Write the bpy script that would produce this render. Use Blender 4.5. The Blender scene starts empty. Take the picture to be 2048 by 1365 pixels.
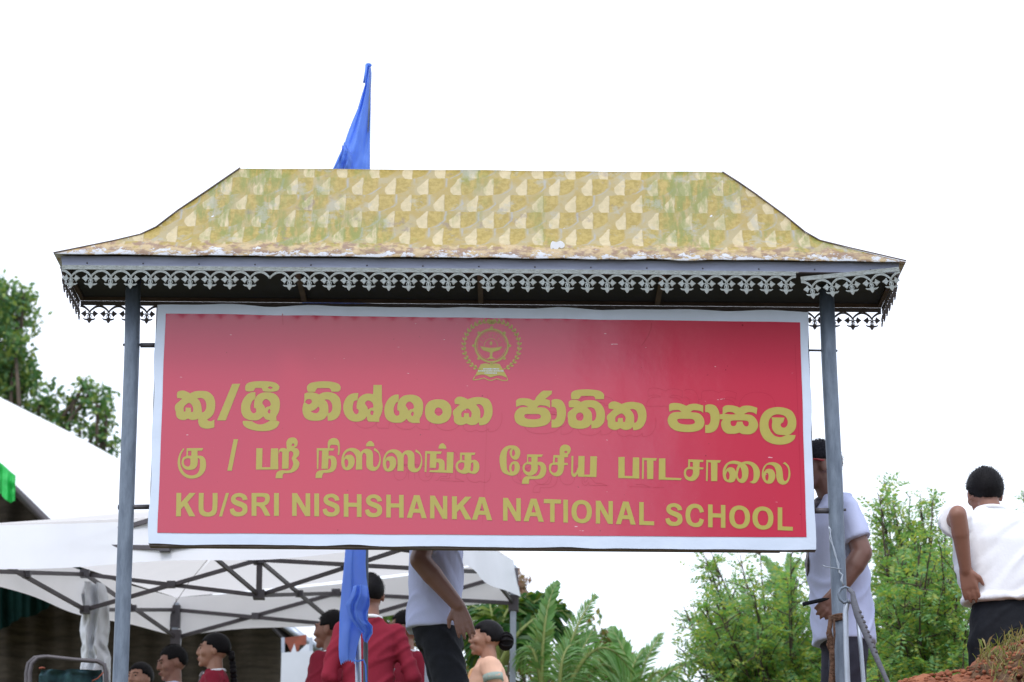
import bpy, bmesh, math, random
import numpy as np
from mathutils import Vector, Matrix, noise
from mathutils.geometry import tessellate_polygon
random.seed(7); rng = np.random.default_rng(7)
S = bpy.context.scene
COL = S.collection
R = math.radians
# ------------------------------------------------------------------ camera
F = 5400.0; PITCH = R(15.95); ROLL = R(0.45); CZ = 1.6
cam = bpy.data.cameras.new("camera"); cam.sensor_width = 36; cam.lens = F / 2048 * 36
cam.clip_start = .1; cam.clip_end = 3000
cam.dof.use_dof = True; cam.dof.focus_distance = 12.2; cam.dof.aperture_fstop = 4.5
co = bpy.data.objects.new("camera", cam); COL.objects.link(co)
RM = (Matrix.Rotation(math.pi / 2 + PITCH, 3, 'X') @ Matrix.Rotation(ROLL, 3, 'Z'))
co.matrix_world = Matrix.Translation((0, 0, CZ)) @ RM.to_4x4()
S.camera = co
# ------------------------------------------------------------------ light
W = bpy.data.worlds.new("World"); S.world = W; W.use_nodes = True
nt = W.node_tree; nt.nodes.clear()
wo = nt.nodes.new("ShaderNodeOutputWorld"); ad = nt.nodes.new("ShaderNodeAddShader")
b1 = nt.nodes.new("ShaderNodeBackground"); b2 = nt.nodes.new("ShaderNodeBackground")
sk = nt.nodes.new("ShaderNodeTexSky"); sk.sky_type = 'NISHITA'; sk.sun_disc = False
sk.sun_elevation = R(62); sk.sun_rotation = R(200)
nt.links.new(sk.outputs[0], b1.inputs[0]); b1.inputs[1].default_value = .05
b2.inputs[0].default_value = (.93, .97, 1.07, 1); b2.inputs[1].default_value = 1.36   # even cloud deck
nt.links.new(b1.outputs[0], ad.inputs[0]); nt.links.new(b2.outputs[0], ad.inputs[1]); nt.links.new(ad.outputs[0], wo.inputs[0])
sl = bpy.data.lights.new("sun", 'SUN'); sl.energy = 1.3; sl.angle = R(14); sl.color = (1, .97, .93)
so = bpy.data.objects.new("sun", sl); COL.objects.link(so); so.rotation_euler = (R(38), 0, R(-20))
S.view_settings.view_transform = 'Standard'; S.view_settings.look = 'None'
S.view_settings.exposure = 0.0; S.view_settings.gamma = 1
# ------------------------------------------------------------------ helpers
def ray(px, py):
    return RM @ Vector(((px - 1024) / F, -(py - 682.5) / F, -1))
def P(px, py, Y):
    d = ray(px, py); return Vector((0, 0, CZ)) + d * (Y / d.y)
def PZ(px, py, Z):
    d = ray(px, py); return Vector((0, 0, CZ)) + d * ((Z - CZ) / d.z)
WM = {}
def tag(o, label=None, cat=None, group=None, kind=None):
    if label: o["label"] = label
    if cat: o["category"] = cat
    if group: o["group"] = group
    if kind: o["kind"] = kind
    return o
def link(o, parent=None, mw=None):
    COL.objects.link(o); mw = mw or Matrix.Identity(4); WM[o.name] = mw
    if parent is not None:
        o.parent = parent; o.matrix_parent_inverse = WM[parent.name].inverted()
    o.matrix_basis = mw
    return o
def thing(name, loc, label, cat, group=None):
    e = bpy.data.objects.new(name, None); e.empty_display_size = .2
    link(e, None, Matrix.Translation(Vector(loc))); return tag(e, label, cat, group)
def obj(name, vs, fs, mat, parent=None, smooth=False, mw=None, uv=None):
    me = bpy.data.meshes.new(name); me.from_pydata([tuple(v) for v in vs], [], fs)
    if mat: me.materials.append(mat)
    if smooth: me.polygons.foreach_set("use_smooth", [True] * len(me.polygons))
    if uv is not None:
        l = me.uv_layers.new(name="UVMap"); vi = np.empty(len(me.loops), int); me.loops.foreach_get("vertex_index", vi)
        l.data.foreach_set("uv", np.asarray(uv)[vi].ravel())
    me.update()
    return link(bpy.data.objects.new(name, me), parent, mw)
def same(name, me, parent, mw):
    return link(bpy.data.objects.new(name, me), parent, mw)
class MB:
    def __init__(s): s.v = []; s.f = []
    def add(s, vs, fs):
        n = len(s.v); s.v += [Vector(v) for v in vs]; s.f += [tuple(i + n for i in f) for f in fs]; return s
    def box(s, a, b):
        x0, y0, z0 = a; x1, y1, z1 = b
        return s.add([(x0,y0,z0),(x1,y0,z0),(x1,y1,z0),(x0,y1,z0),(x0,y0,z1),(x1,y0,z1),(x1,y1,z1),(x0,y1,z1)],
            [(0,3,2,1),(4,5,6,7),(0,1,5,4),(1,2,6,5),(2,3,7,6),(3,0,4,7)])
    def tube(s, pts, r, n=8, cap=True, sq=1.0):
        pts = [Vector(p) for p in pts]; m = len(pts)
        rs = r if isinstance(r, (list, tuple)) else [r] * m
        base = len(s.v); up = None
        for i, p in enumerate(pts):
            t = (pts[min(i+1, m-1)] - pts[max(i-1, 0)]).normalized()
            if up is None: up = Vector((0,0,1)) if abs(t.z) < .9 else Vector((0,1,0))
            a = t.cross(up).normalized(); b = a.cross(t).normalized(); up = b
            for k in range(n):
                an = 2*math.pi*k/n; s.v.append(p + (a*math.cos(an) + b*math.sin(an)*sq)*rs[i])
        for i in range(m-1):
            for k in range(n):
                s.f.append((base+i*n+k, base+i*n+(k+1)%n, base+(i+1)*n+(k+1)%n, base+(i+1)*n+k))
        if cap:
            s.f.append(tuple(base+k for k in range(n))[::-1]); s.f.append(tuple(base+(m-1)*n+k for k in range(n)))
        return s
    def bar(s, a, b, w, h=None):
        a = Vector(a); b = Vector(b); h = h or w; t = (b-a).normalized()
        u = Vector((0,0,1)) if abs(t.z) < .95 else Vector((0,1,0))
        x = t.cross(u).normalized()*w/2; y = x.cross(t).normalized()*h/2
        return s.add([a-x-y,a+x-y,a+x+y,a-x+y,b-x-y,b+x-y,b+x+y,b-x+y],
            [(0,3,2,1),(4,5,6,7),(0,1,5,4),(1,2,6,5),(2,3,7,6),(3,0,4,7)])
    def ell(s, c, r, rot=None, nu=14, nv=9):
        c = Vector(c); vs = []; fs = []
        if not isinstance(r, (tuple, list)): r = (r, r, r)
        vs.append(Vector((0,0,-r[2])))
        for j in range(1, nv):
            ph = -math.pi/2 + math.pi*j/nv
            for i in range(nu):
                th = 2*math.pi*i/nu
                vs.append(Vector((r[0]*math.cos(ph)*math.cos(th), r[1]*math.cos(ph)*math.sin(th), r[2]*math.sin(ph))))
        vs.append(Vector((0,0,r[2]))); T = len(vs)-1
        for i in range(nu):
            fs.append((0, 1+(i+1)%nu, 1+i)); fs.append((T, T-nu+i, T-nu+(i+1)%nu))
        for j in range(nv-2):
            for i in range(nu):
                a = 1+j*nu+i; b = 1+j*nu+(i+1)%nu; fs.append((a, b, b+nu, a+nu))
        if rot is not None: vs = [rot @ v for v in vs]
        return s.add([c+v for v in vs], fs)
    def cap(s, a, b, ra, rb, n=12):
        a = Vector(a); b = Vector(b); t = (b-a)
        L = t.length; t.normalize(); pts = []; rs = []
        for k in (0, .25, .5, .75): an = k*math.pi/2; pts.append(a - t*ra*math.cos(an)); rs.append(max(ra*math.sin(an), ra*.12))
        for k in (0, .33, .67, 1): pts.append(a + t*L*k); rs.append(ra+(rb-ra)*k)
        for k in (.75, .5, .25, 0): an = k*math.pi/2; pts.append(b + t*rb*math.cos(an)); rs.append(max(rb*math.sin(an), rb*.12))
        return s.tube(pts, rs, n)
    def loft(s, rows, n=20, p=2.0):   # rows (x,y,z,rx,ry) horizontal rings
        base = len(s.v)
        for (x, y, z, rx, ry) in rows:
            for k in range(n):
                an = 2*math.pi*k/n; c, q = math.cos(an), math.sin(an)
                s.v.append(Vector((x + rx*math.copysign(abs(c)**(2/p), c), y + ry*math.copysign(abs(q)**(2/p), q), z)))
        m = len(rows); up = rows[-1][2] > rows[0][2]
        for i in range(m-1):
            for k in range(n):
                f = (base+i*n+k, base+i*n+(k+1)%n, base+(i+1)*n+(k+1)%n, base+(i+1)*n+k); s.f.append(f if up else f[::-1])
        a = tuple(base+k for k in range(n)); b = tuple(base+(m-1)*n+k for k in range(n))
        s.f.append(a[::-1] if up else a); s.f.append(b if up else b[::-1]); return s
    def quad(s, a, b, c, d): return s.add([a, b, c, d], [(0,1,2,3)])
    def obj(s, name, mat, parent=None, smooth=False, mw=None, kind=None, xf=None):
        vs = [xf @ v for v in s.v] if xf is not None else s.v
        o = obj(name, vs, s.f, mat, parent, smooth, mw)
        if kind: o["kind"] = kind
        return o
def remesh(mb, voxel, smooth_it=2, xf=None):
    """one continuous surface out of overlapping closed shapes"""
    me = bpy.data.meshes.new("tmp"); me.from_pydata([tuple(v) for v in mb.v], [], mb.f); me.update()
    o = bpy.data.objects.new("tmp", me); COL.objects.link(o)
    m = o.modifiers.new("r", 'REMESH'); m.mode = 'VOXEL'; m.voxel_size = voxel; m.adaptivity = 0
    if smooth_it:
        q = o.modifiers.new("s", 'SMOOTH'); q.factor = .5; q.iterations = smooth_it
    dg = bpy.context.evaluated_depsgraph_get(); ev = o.evaluated_get(dg)
    out = bpy.data.meshes.new_from_object(ev, depsgraph=dg)
    bpy.data.objects.remove(o); bpy.data.meshes.remove(me)
    out.polygons.foreach_set("use_smooth", [True]*len(out.polygons))
    return out
def crom(txt, ox=0, oy=0, sc=1.0, dx=0, dy=0, seg=4):
    """closed outline: 'x,y x,yc ...' (c = corner) -> smooth polyline in photo units"""
    pts = []; cor = []
    for w in txt.split():
        c = w.endswith('c'); x, y = w.rstrip('c').split(','); pts.append((ox+float(x)/sc+dx, oy+float(y)/sc+dy)); cor.append(c)
    n = len(pts); out = []
    for i in range(n):
        p1 = pts[i]; p2 = pts[(i+1) % n]
        if cor[i] and cor[(i+1) % n]: out.append(p1); continue
        p0 = pts[i-1] if not cor[i] else p1; p3 = pts[(i+2) % n] if not cor[(i+1) % n] else p2
        for k in range(seg):
            t = k/seg
            out.append(tuple(.5*((2*p1[j]) + (-p0[j]+p2[j])*t + (2*p0[j]-5*p1[j]+4*p2[j]-p3[j])*t*t + (-p0[j]+3*p1[j]-3*p2[j]+p3[j])*t**3) for j in (0, 1)))
    return out
def fillpoly(loops):
    ls = [[Vector((x, y, 0)) for x, y in l] for l in loops]
    tr = tessellate_polygon(ls); fl = [p for l in loops for p in l]
    fs = []
    for t in tr:
        (ax, ay), (bx, by), (cx, cy) = (fl[i] for i in t)
        a = (bx-ax)*(cy-ay) - (by-ay)*(cx-ax)
        if abs(a) < 1e-9: continue
        fs.append(tuple(t) if a > 0 else (t[0], t[2], t[1]))
    return fl, fs
# ------------------------------------------------------------------ materials
def mat(name, col, rough=.6, metal=0, spec=.5, nscale=None, namt=.25, col2=None, bump=0, bscale=None, trans=0, emis=None, coat=0, stretch=None):
    m = bpy.data.materials.new(name); m.use_nodes = True; t = m.node_tree; N = t.nodes; L = t.links
    b = N["Principled BSDF"]; b.inputs["Base Color"].default_value = (*col, 1); b.inputs["Roughness"].default_value = rough
    b.inputs["Metallic"].default_value = metal; b.inputs["Specular IOR Level"].default_value = spec; b.inputs["Coat Weight"].default_value = coat
    tc = N.new("ShaderNodeTexCoord"); mp = N.new("ShaderNodeMapping"); L.new(tc.outputs["Object"], mp.inputs[0])
    if stretch: mp.inputs["Scale"].default_value = stretch
    if nscale:
        nz = N.new("ShaderNodeTexNoise"); nz.inputs["Scale"].default_value = nscale; nz.inputs["Detail"].default_value = 6; nz.inputs["Roughness"].default_value = .65
        L.new(mp.outputs[0], nz.inputs["Vector"])
        r = N.new("ShaderNodeValToRGB"); r.color_ramp.elements[0].position = .35; r.color_ramp.elements[1].position = .68
        c2 = col2 or tuple(c*(1-namt) for c in col)
        r.color_ramp.elements[0].color = (*c2, 1); r.color_ramp.elements[1].color = (*col, 1)
        L.new(nz.outputs[0], r.inputs[0]); L.new(r.outputs[0], b.inputs["Base Color"])
    if bump:
        n2 = N.new("ShaderNodeTexNoise"); n2.inputs["Scale"].default_value = bscale or 20; n2.inputs["Detail"].default_value = 4
        L.new(mp.outputs[0], n2.inputs["Vector"]); bp = N.new("ShaderNodeBump"); bp.inputs["Strength"].default_value = bump; bp.inputs["Distance"].default_value = .02
        L.new(n2.outputs[0], bp.inputs["Height"]); L.new(bp.outputs[0], b.inputs["Normal"])
    if trans:
        tr = N.new("ShaderNodeBsdfTranslucent"); tr.inputs[0].default_value = (*[min(1, c*1.15) for c in col], 1); mx = N.new("ShaderNodeMixShader"); mx.inputs[0].default_value = trans
        L.new(b.outputs[0], mx.inputs[1]); L.new(tr.outputs[0], mx.inputs[2]); L.new(mx.outputs[0], N["Material Output"].inputs[0])
    return m
def leafmat(name, cols, trans=.35, rough=.5):
    m = bpy.data.materials.new(name); m.use_nodes = True; t = m.node_tree; N = t.nodes; L = t.links; b = N["Principled BSDF"]
    g = N.new("ShaderNodeNewGeometry"); r = N.new("ShaderNodeValToRGB"); el = r.color_ramp.elements
    while len(el) < len(cols): el.new(.5)
    for i, c in enumerate(cols): el[i].position = i/(len(cols)-1); el[i].color = (*c, 1)
    L.new(g.outputs["Random Per Island"], r.inputs[0]); L.new(r.outputs[0], b.inputs["Base Color"]); b.inputs["Roughness"].default_value = rough
    b.inputs["Specular IOR Level"].default_value = .35
    tr = N.new("ShaderNodeBsdfTranslucent"); mx = N.new("ShaderNodeMixShader"); mx.inputs[0].default_value = trans
    mu = N.new("ShaderNodeMix"); mu.data_type = 'RGBA'; mu.blend_type = 'MULTIPLY'; mu.inputs[0].default_value = 1; mu.inputs[7].default_value = (1.5, 1.5, .7, 1)
    L.new(r.outputs[0], mu.inputs[6]); L.new(mu.outputs[2], tr.inputs[0])
    L.new(b.outputs[0], mx.inputs[1]); L.new(tr.outputs[0], mx.inputs[2]); L.new(mx.outputs[0], N["Material Output"].inputs[0])
    return m
M = {}
M['galv'] = mat('galvanised_steel', (.19, .235, .30), .5, .35, nscale=7, col2=(.11,.14,.19), bump=.15, bscale=60, stretch=(4,4,1))
M['dark_steel'] = mat('dark_painted_steel', (.10,.095,.11), .5, .2, nscale=12, namt=.3)
M['fascia'] = mat('weathered_fascia_paint', (.25,.28,.39), .5, 0, nscale=5, col2=(.19,.21,.30), stretch=(1,1,5))
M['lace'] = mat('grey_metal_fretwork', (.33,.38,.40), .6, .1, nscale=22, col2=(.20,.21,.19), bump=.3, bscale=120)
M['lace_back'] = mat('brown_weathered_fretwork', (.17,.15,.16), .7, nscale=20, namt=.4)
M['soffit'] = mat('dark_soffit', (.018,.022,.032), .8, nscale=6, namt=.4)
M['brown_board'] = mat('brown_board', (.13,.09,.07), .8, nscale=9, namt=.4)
M['white_vinyl'] = mat('white_vinyl_border', (.66,.75,.92), .35, nscale=4, col2=(.60,.69,.84), bump=.25, bscale=7)
M['ridge'] = mat('red_vinyl_ridge', (.44,.022,.055), .2, spec=.6)
M['gold'] = mat('olive_gold_print', (.43,.375,.075), .32, spec=.6, nscale=30, namt=.06)
M['old_wood'] = mat('grey_wood_frame', (.20,.16,.15), .8, nscale=15, namt=.4)
M['rust'] = mat('rusted_coir_and_bark', (.16,.085,.055), .95, nscale=40, col2=(.07,.035,.02), bump=.8, bscale=90)
M['rebar'] = mat('taped_cable_pipe', (.16,.17,.21), .6, nscale=40, namt=.4, stretch=(1,1,3))
M['canvas'] = mat('white_gazebo_canvas', (.86,.84,.84), .7, nscale=1.7, namt=.12, bump=.25, bscale=5, trans=.4)
M['valance'] = mat('white_gazebo_valance', (.84,.86,.92), .7, nscale=2.5, namt=.05, bump=.3, bscale=6, trans=.18, stretch=(1,1,.5))
M['marquee'] = mat('white_marquee_pvc', (.86,.88,.9), .5, nscale=1.5, namt=.03, trans=.1)
M['frame'] = mat('grey_gazebo_frame', (.095,.085,.095), .45, .3, nscale=10, namt=.25)
M['alu'] = mat('pale_aluminium', (.42,.47,.55), .4, .6, nscale=10, namt=.2)
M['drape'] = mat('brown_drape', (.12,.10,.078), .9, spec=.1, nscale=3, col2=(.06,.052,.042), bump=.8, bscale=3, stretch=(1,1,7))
M['inner_shade'] = mat('painted_inner_shade', (.008,.011,.014), .9, spec=.12)  # near-black colour stands in for the shade inside the marquee
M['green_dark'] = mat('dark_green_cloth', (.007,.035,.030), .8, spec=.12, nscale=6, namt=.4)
M['green'] = mat('bright_green_satin', (.02,.55,.10), .45, nscale=5, namt=.3)
M['flag'] = mat('blue_flag_cloth', (.21,.40,.93), .7, nscale=6, namt=.12, trans=.45, bump=.1, bscale=200)
M['teal'] = mat('teal_green_canvas', (.03,.10,.115), .8, nscale=14, col2=(.012,.03,.05), bump=.6, bscale=12)
M['white_sheet'] = mat('pale_sheet', (.60,.64,.70), .7, nscale=3, namt=.08)
M['plastic'] = mat('white_plastic_sheeting', (.78,.81,.86), .4, nscale=4, namt=.12, bump=.6, bscale=9, trans=.15)
M['orange_box'] = mat('rust_red_banner', (.26,.06,.03), .7, nscale=10, namt=.4)
M['shirt_lav'] = mat('pale_lavender_shirt', (.54,.59,.84), .8, spec=.12, nscale=8, namt=.05, bump=.07, bscale=70)
M['shirt_lav2'] = mat('pale_blue_lavender_shirt', (.50,.55,.80), .8, spec=.12, nscale=8, namt=.05, bump=.07, bscale=70)
M['shirt_white'] = mat('white_cotton_shirt', (.86,.88,.94), .8, spec=.12, nscale=8, namt=.04, bump=.07, bscale=70)
M['trouser_black'] = mat('black_trousers', (.016,.018,.024), .75, spec=.12, nscale=10, namt=.3, bump=.4, bscale=14)
M['trouser_grey'] = mat('charcoal_trousers', (.045,.045,.065), .75, spec=.12, nscale=10, namt=.3, bump=.4, bscale=14)
M['maroon'] = mat('maroon_blazer', (.27,.022,.045), .75, spec=.12, nscale=6, namt=.15, bump=.07, bscale=70)
M['peach'] = mat('peach_blouse', (.82,.50,.36), .8, nscale=12, namt=.1, bump=.07, bscale=70)
M['cuff'] = mat('grey_green_cuff', (.33,.42,.38), .8)
M['orange'] = mat('orange_sari', (.80,.28,.06), .6, nscale=14, col2=(.75,.62,.35), stretch=(3,3,.4))
M['tie'] = mat('dark_tie', (.02,.025,.05), .6, nscale=40, col2=(.25,.22,.22), stretch=(1,1,2))
M['skin_dark'] = mat('dark_brown_skin', (.19,.095,.075), .45, nscale=9, namt=.12, bump=.05, bscale=60)
M['skin_mid'] = mat('brown_skin', (.29,.14,.10), .5, nscale=9, namt=.10)
M['skin_light'] = mat('light_brown_skin', (.40,.21,.145), .5, nscale=9, namt=.08)
M['hair'] = mat('black_hair', (.010,.009,.011), .55, spec=.12, nscale=60, namt=.4, bump=.2, bscale=160)
M['hair_grey'] = mat('short_greying_hair', (.035,.035,.045), .75, spec=.12, nscale=80, col2=(.01,.01,.015), bump=.2, bscale=180)
M['eye'] = mat('eye_dark', (.01,.01,.01), .2)
M['lips'] = mat('lips', (.18,.05,.045), .5)
M['glasses'] = mat('red_glasses_frame', (.35,.03,.04), .3)
M['soil'] = mat('red_laterite_soil', (.36,.135,.065), .95, nscale=9, col2=(.19,.06,.03), bump=1.0, bscale=30)
M['sod'] = mat('root_bound_soil', (.22,.12,.065), .95, nscale=14, col2=(.07,.04,.022), bump=1.0, bscale=40)
M['ground'] = mat('earth_ground', (.19,.13,.075), .95, nscale=2, col2=(.07,.10,.035), bump=.6, bscale=12)
M['road'] = mat('asphalt', (.055,.055,.055), .9, nscale=8, namt=.3)
M['bark'] = mat('grey_brown_bark', (.10,.075,.055), .9, nscale=14, namt=.5, bump=.6, bscale=30)
M['straw'] = leafmat('dry_grass', [(.30,.24,.10),(.20,.13,.06),(.14,.20,.04),(.35,.30,.16)])
M['leaf_broad'] = leafmat('glossy_broad_leaves', [(.08,.19,.085),(.12,.25,.09),(.07,.17,.10),(.30,.38,.10),(.12,.26,.10)], .3, .4)
M['leaf_feather'] = leafmat('fine_feathery_leaves', [(.13,.28,.11),(.18,.36,.11),(.12,.28,.16),(.27,.39,.10),(.38,.40,.10),(.16,.33,.15)], .45)
M['leaf_shrub'] = leafmat('mixed_shrub_leaves', [(.07,.16,.04),(.11,.21,.06),(.05,.12,.04),(.26,.10,.05),(.16,.22,.07)], .35)
M['palm_dark'] = leafmat('dark_palm_leaflets', [(.020,.085,.018),(.045,.15,.02),(.012,.055,.018),(.14,.20,.02)], .35, .4)
M['palm_light'] = leafmat('pale_palm_leaflets', [(.15,.31,.11),(.10,.24,.06),(.24,.40,.20),(.19,.29,.08)], .35, .4)
M['rachis'] = mat('palm_midrib', (.22,.27,.08), .5)
# ================================================================== ground
ZG = 2.85                                   # top of the embankment
def gz(x, y):
    t = min(1, max(0, (y - 7.4) / 2.6)); t = t*t*(3-2*t)
    return ZG*t + (.05*noise.noise(Vector((x*.35, y*.35, 0))) if t > 0 else 0)*t*min(1, abs(y-10)/3)
def terrain():
    xs = sorted(set([-400,-200,-100,-60,-40,-25] + [i*.5 for i in range(-32, 33)] + [25,40,60,100,200,400]))
    ys = sorted(set([-200,-100,-50,-25,-10,-5,0,3,5,6,6.8,7.2] + [7.4+.2*i for i in range(16)] + [i*1.0 for i in range(11, 31)] + [35,45,60,100,200,400]))
    vs = [(x, y, gz(x, y)) for y in ys for x in xs]; n = len(xs)
    fs = [(j*n+i, j*n+i+1, (j+1)*n+i+1, (j+1)*n+i) for j in range(len(ys)-1) for i in range(n-1)]
    o = obj("ground", vs, fs, M['ground'], smooth=True); o["kind"] = "structure"
    r = MB(); r.box((-400, -3.5, -.05), (400, 3.2, .004)); r.obj("road", M['road'], kind="structure")
terrain()
# ================================================================== sign
YB = 12.0; YE = 11.71; YK = 12.33
SG = thing("school_sign", (P(965, 1090, YB).x, YB, ZG), "red school name board with gold lettering hung between two posts under a patterned roof", "school sign")
# ---- roof
def roof_print():
    m = bpy.data.materials.new("patterned_roof_sheet"); m.use_nodes = True; t = m.node_tree; N = t.nodes; L = t.links; b = N["Principled BSDF"]
    b.inputs["Roughness"].default_value = .55
    def v(x):
        return x
    def op(o, a, c=None, d=None, cl=False):
        n = N.new("ShaderNodeMath"); n.operation = o; n.use_clamp = cl
        for i, q in enumerate((a, c, d)):
            if q is None: continue
            if isinstance(q, (int, float)): n.inputs[i].default_value = q
            else: L.new(q, n.inputs[i])
        return n.outputs[0]
    def nz(sc, det=5, src=None, ro=.6, sv=None):
        n = N.new("ShaderNodeTexNoise"); n.inputs["Scale"].default_value = sc; n.inputs["Detail"].default_value = det; n.inputs["Roughness"].default_value = ro
        s = src or tc.outputs["Object"]
        if sv:
            q = N.new("ShaderNodeMapping"); q.inputs["Scale"].default_value = sv; L.new(s, q.inputs[0]); s = q.outputs[0]
        L.new(s, n.inputs["Vector"]); return n
    def mix(f, a, c):
        n = N.new("ShaderNodeMix"); n.data_type = 'RGBA'
        if isinstance(f, (int, float)): n.inputs[0].default_value = f
        else: L.new(f, n.inputs[0])
        for i, q in ((6, a), (7, c)):
            if isinstance(q, tuple): n.inputs[i].default_value = (*q, 1)
            else: L.new(q, n.inputs[i])
        return n.outputs[2]
    def step(x, lo, hi):
        n = N.new("ShaderNodeMapRange"); n.interpolation_type = 'SMOOTHSTEP'; L.new(x, n.inputs[0]); n.inputs[1].default_value = lo; n.inputs[2].default_value = hi; return n.outputs[0]
    tc = N.new("ShaderNodeTexCoord")
    wob = nz(14, 3, tc.outputs["Object"])
    sp = N.new("ShaderNodeSeparateXYZ"); L.new(tc.outputs["UV"], sp.inputs[0])
    sw = N.new("ShaderNodeSeparateColor"); L.new(wob.outputs["Color"], sw.inputs[0])
    u = op('ADD', sp.outputs[0], op('MULTIPLY', op('SUBTRACT', sw.outputs[0], .5), .13))
    w = op('ADD', sp.outputs[1], op('MULTIPLY', op('SUBTRACT', sw.outputs[1], .5), .22))
    row = op('FLOOR', w); fy = op('FRACT', w)
    uu = op('ADD', u, op('MULTIPLY', op('MODULO', row, 2), .5)); fx = op('FRACT', uu)
    lo = op('MULTIPLY', op('POWER', op('MAXIMUM', op('SUBTRACT', 1, op('MULTIPLY', fy, 3.5)), 0), 2), .10)
    hi = op('MULTIPLY', op('POWER', op('MAXIMUM', op('DIVIDE', op('SUBTRACT', fy, .45), .55), 0), .9), .28)
    left = op('ADD', lo, hi)
    cream = op('MULTIPLY', step(op('SUBTRACT', fx, left), 0, .03), step(op('SUBTRACT', .35, fx), 0, .015))
    rb = op('ADD', .35, op('MULTIPLY', op('POWER', op('MULTIPLY', fy, 2.2, cl=True), .5), .47))
    och = op('MULTIPLY', step(op('SUBTRACT', fx, .35), 0, .015), step(op('SUBTRACT', rb, fx), -.02, .08))
    grain = nz(45, 4)
    base = mix(step(nz(9, 5).outputs[0], .4, .6), (.36,.27,.085), (.37,.31,.17))
    edge = step(op('ABSOLUTE', op('SUBTRACT', fx, op('ADD', rb, .07))), .06, 0.0)
    base = mix(op('MULTIPLY', edge, op('MULTIPLY', step(nz(6, 4).outputs[0], .46, .6), .9)), base, (.33,.33,.31))
    c = mix(och, base, (.36,.25,.045))
    c = mix(och, c, mix(step(grain.outputs[0], .35, .65), (.31,.23,.05), (.41,.31,.09)))
    c = mix(cream, c, mix(step(nz(30, 4).outputs[0], .3, .7), (.46,.39,.23), (.56,.47,.29)))
    crease = step(op('ABSOLUTE', op('SUBTRACT', fx, .35)), .03, 0.0)
    c = mix(op('MULTIPLY', crease, .35), c, (.28,.22,.09))
    # algae, drips, grime
    mo = op('MULTIPLY', step(nz(2.3, 6, None, .7, (1, 1, .6)).outputs[0], .47, .62), step(nz(16, 4, None, .6, (2.5, 1, .5)).outputs[0], .36, .58))
    c = mix(op('MULTIPLY', mo, .75), c, (.17,.215,.045))
    gr = op('MULTIPLY', step(nz(5.5, 6, None, .7).outputs[0], .57, .68), step(nz(26, 4).outputs[0], .42, .6))
    c = mix(op('MULTIPLY', gr, .6), c, (.19,.15,.16))
    gy = op('MULTIPLY', step(nz(7.5, 5, None, .7, (1, 1.4, 1.2)).outputs[0], .55, .66), .5)
    c = mix(gy, c, (.36,.37,.34))
    # torn printed layer along the eave, backing showing
    t1 = op('ADD', sp.outputs[1], op('MULTIPLY', op('SUBTRACT', nz(11, 7, None, .75, (1, 1, 1)).outputs[0], .5), 2.6))
    br = step(t1, 1.05, .75)
    c = mix(op('MULTIPLY', br, .85), c, mix(step(nz(20, 5).outputs[0], .42, .58), (.26,.16,.12), (.52,.39,.22)))
    wh = op('MAXIMUM', op('MULTIPLY', step(t1, .44, .34), step(nz(17, 5, None, .7, (1, 1, 2)).outputs[0], .40, .47)), step(nz(19, 3).outputs[0], .735, .755))
    c = mix(wh, c, (.62,.65,.72))
    L.new(c, b.inputs["Base Color"])
    bp = N.new("ShaderNodeBump"); bp.inputs["Strength"].default_value = .35; bp.inputs["Distance"].default_value = .01
    L.new(op('ADD', op('MULTIPLY', nz(10, 4).outputs[0], 1.0), op('MULTIPLY', wh, -.25)), bp.inputs["Height"]); L.new(bp.outputs[0], b.inputs["Normal"])
    return m
M['roof'] = roof_print()
LP = [(480,337),(445,361),(410,385),(355,422),(312,455),(280,470),(225,483),(107,507)]
RP = [(1445,345),(1478,366),(1510,388),(1570,432),(1610,465),(1640,482),(1700,497),(1812,523)]
TT = [0,.095,.19,.335,.45,.536,.684,1]
HD = (YK-YE)/2; YC = (YK+YE)/2
def roof_part():
    Lw = [P(*LP[i], YC-HD*TT[i]) for i in range(8)]; Rw = [P(*RP[i], YC-HD*TT[i]) for i in range(8)]
    pym = [(LP[i][1]+RP[i][1])/2 for i in range(8)]; vv = [(523-y)/33 for y in pym]
    n = 60
    def face(name, A, B, yaxis=False, dz=0):
        vs = []; uv = []
        for i in range(8):
            for k in range(n+1):
                p = A[i].lerp(B[i], k/n)
                wv = .004*noise.noise(Vector((p.x*3, p.y*3+i, 1))) + (.006*noise.noise(Vector((p.x*7, 5, 1))) if i == 7 else 0)
                vs.append(p + Vector((0, 0, wv+dz))); c = p.y if yaxis else p.x
                uv.append(((c*446+1024-617.7)/68.5, vv[i]))
        fs = [(i*(n+1)+k, (i+1)*(n+1)+k, (i+1)*(n+1)+k+1, i*(n+1)+k+1) for i in range(7) for k in range(n)]
        o = obj(name, vs, fs, M['roof'], SG, True, uv=uv)
        sm = o.modifiers.new("t", 'SOLIDIFY'); sm.thickness = .004; sm.offset = -1
        return o
    bk = lambda p: Vector((p.x, 2*YC-p.y, p.z))
    face("roof_sheet", Lw, Rw); face("roof_sheet", [bk(p) for p in Rw], [bk(p) for p in Lw])
    face("roof_end", [bk(p) for p in Lw], Lw, True); face("roof_end", Rw, [bk(p) for p in Rw], True)
    # hip cappings
    for A in (Lw, Rw):
        m = MB(); m.tube([p + Vector((0, -.002, .002)) for p in A], .0035, 6); m.obj("hip_capping", M['old_wood'], SG, True)
    return Lw, Rw
Lw, Rw = roof_part()
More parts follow.
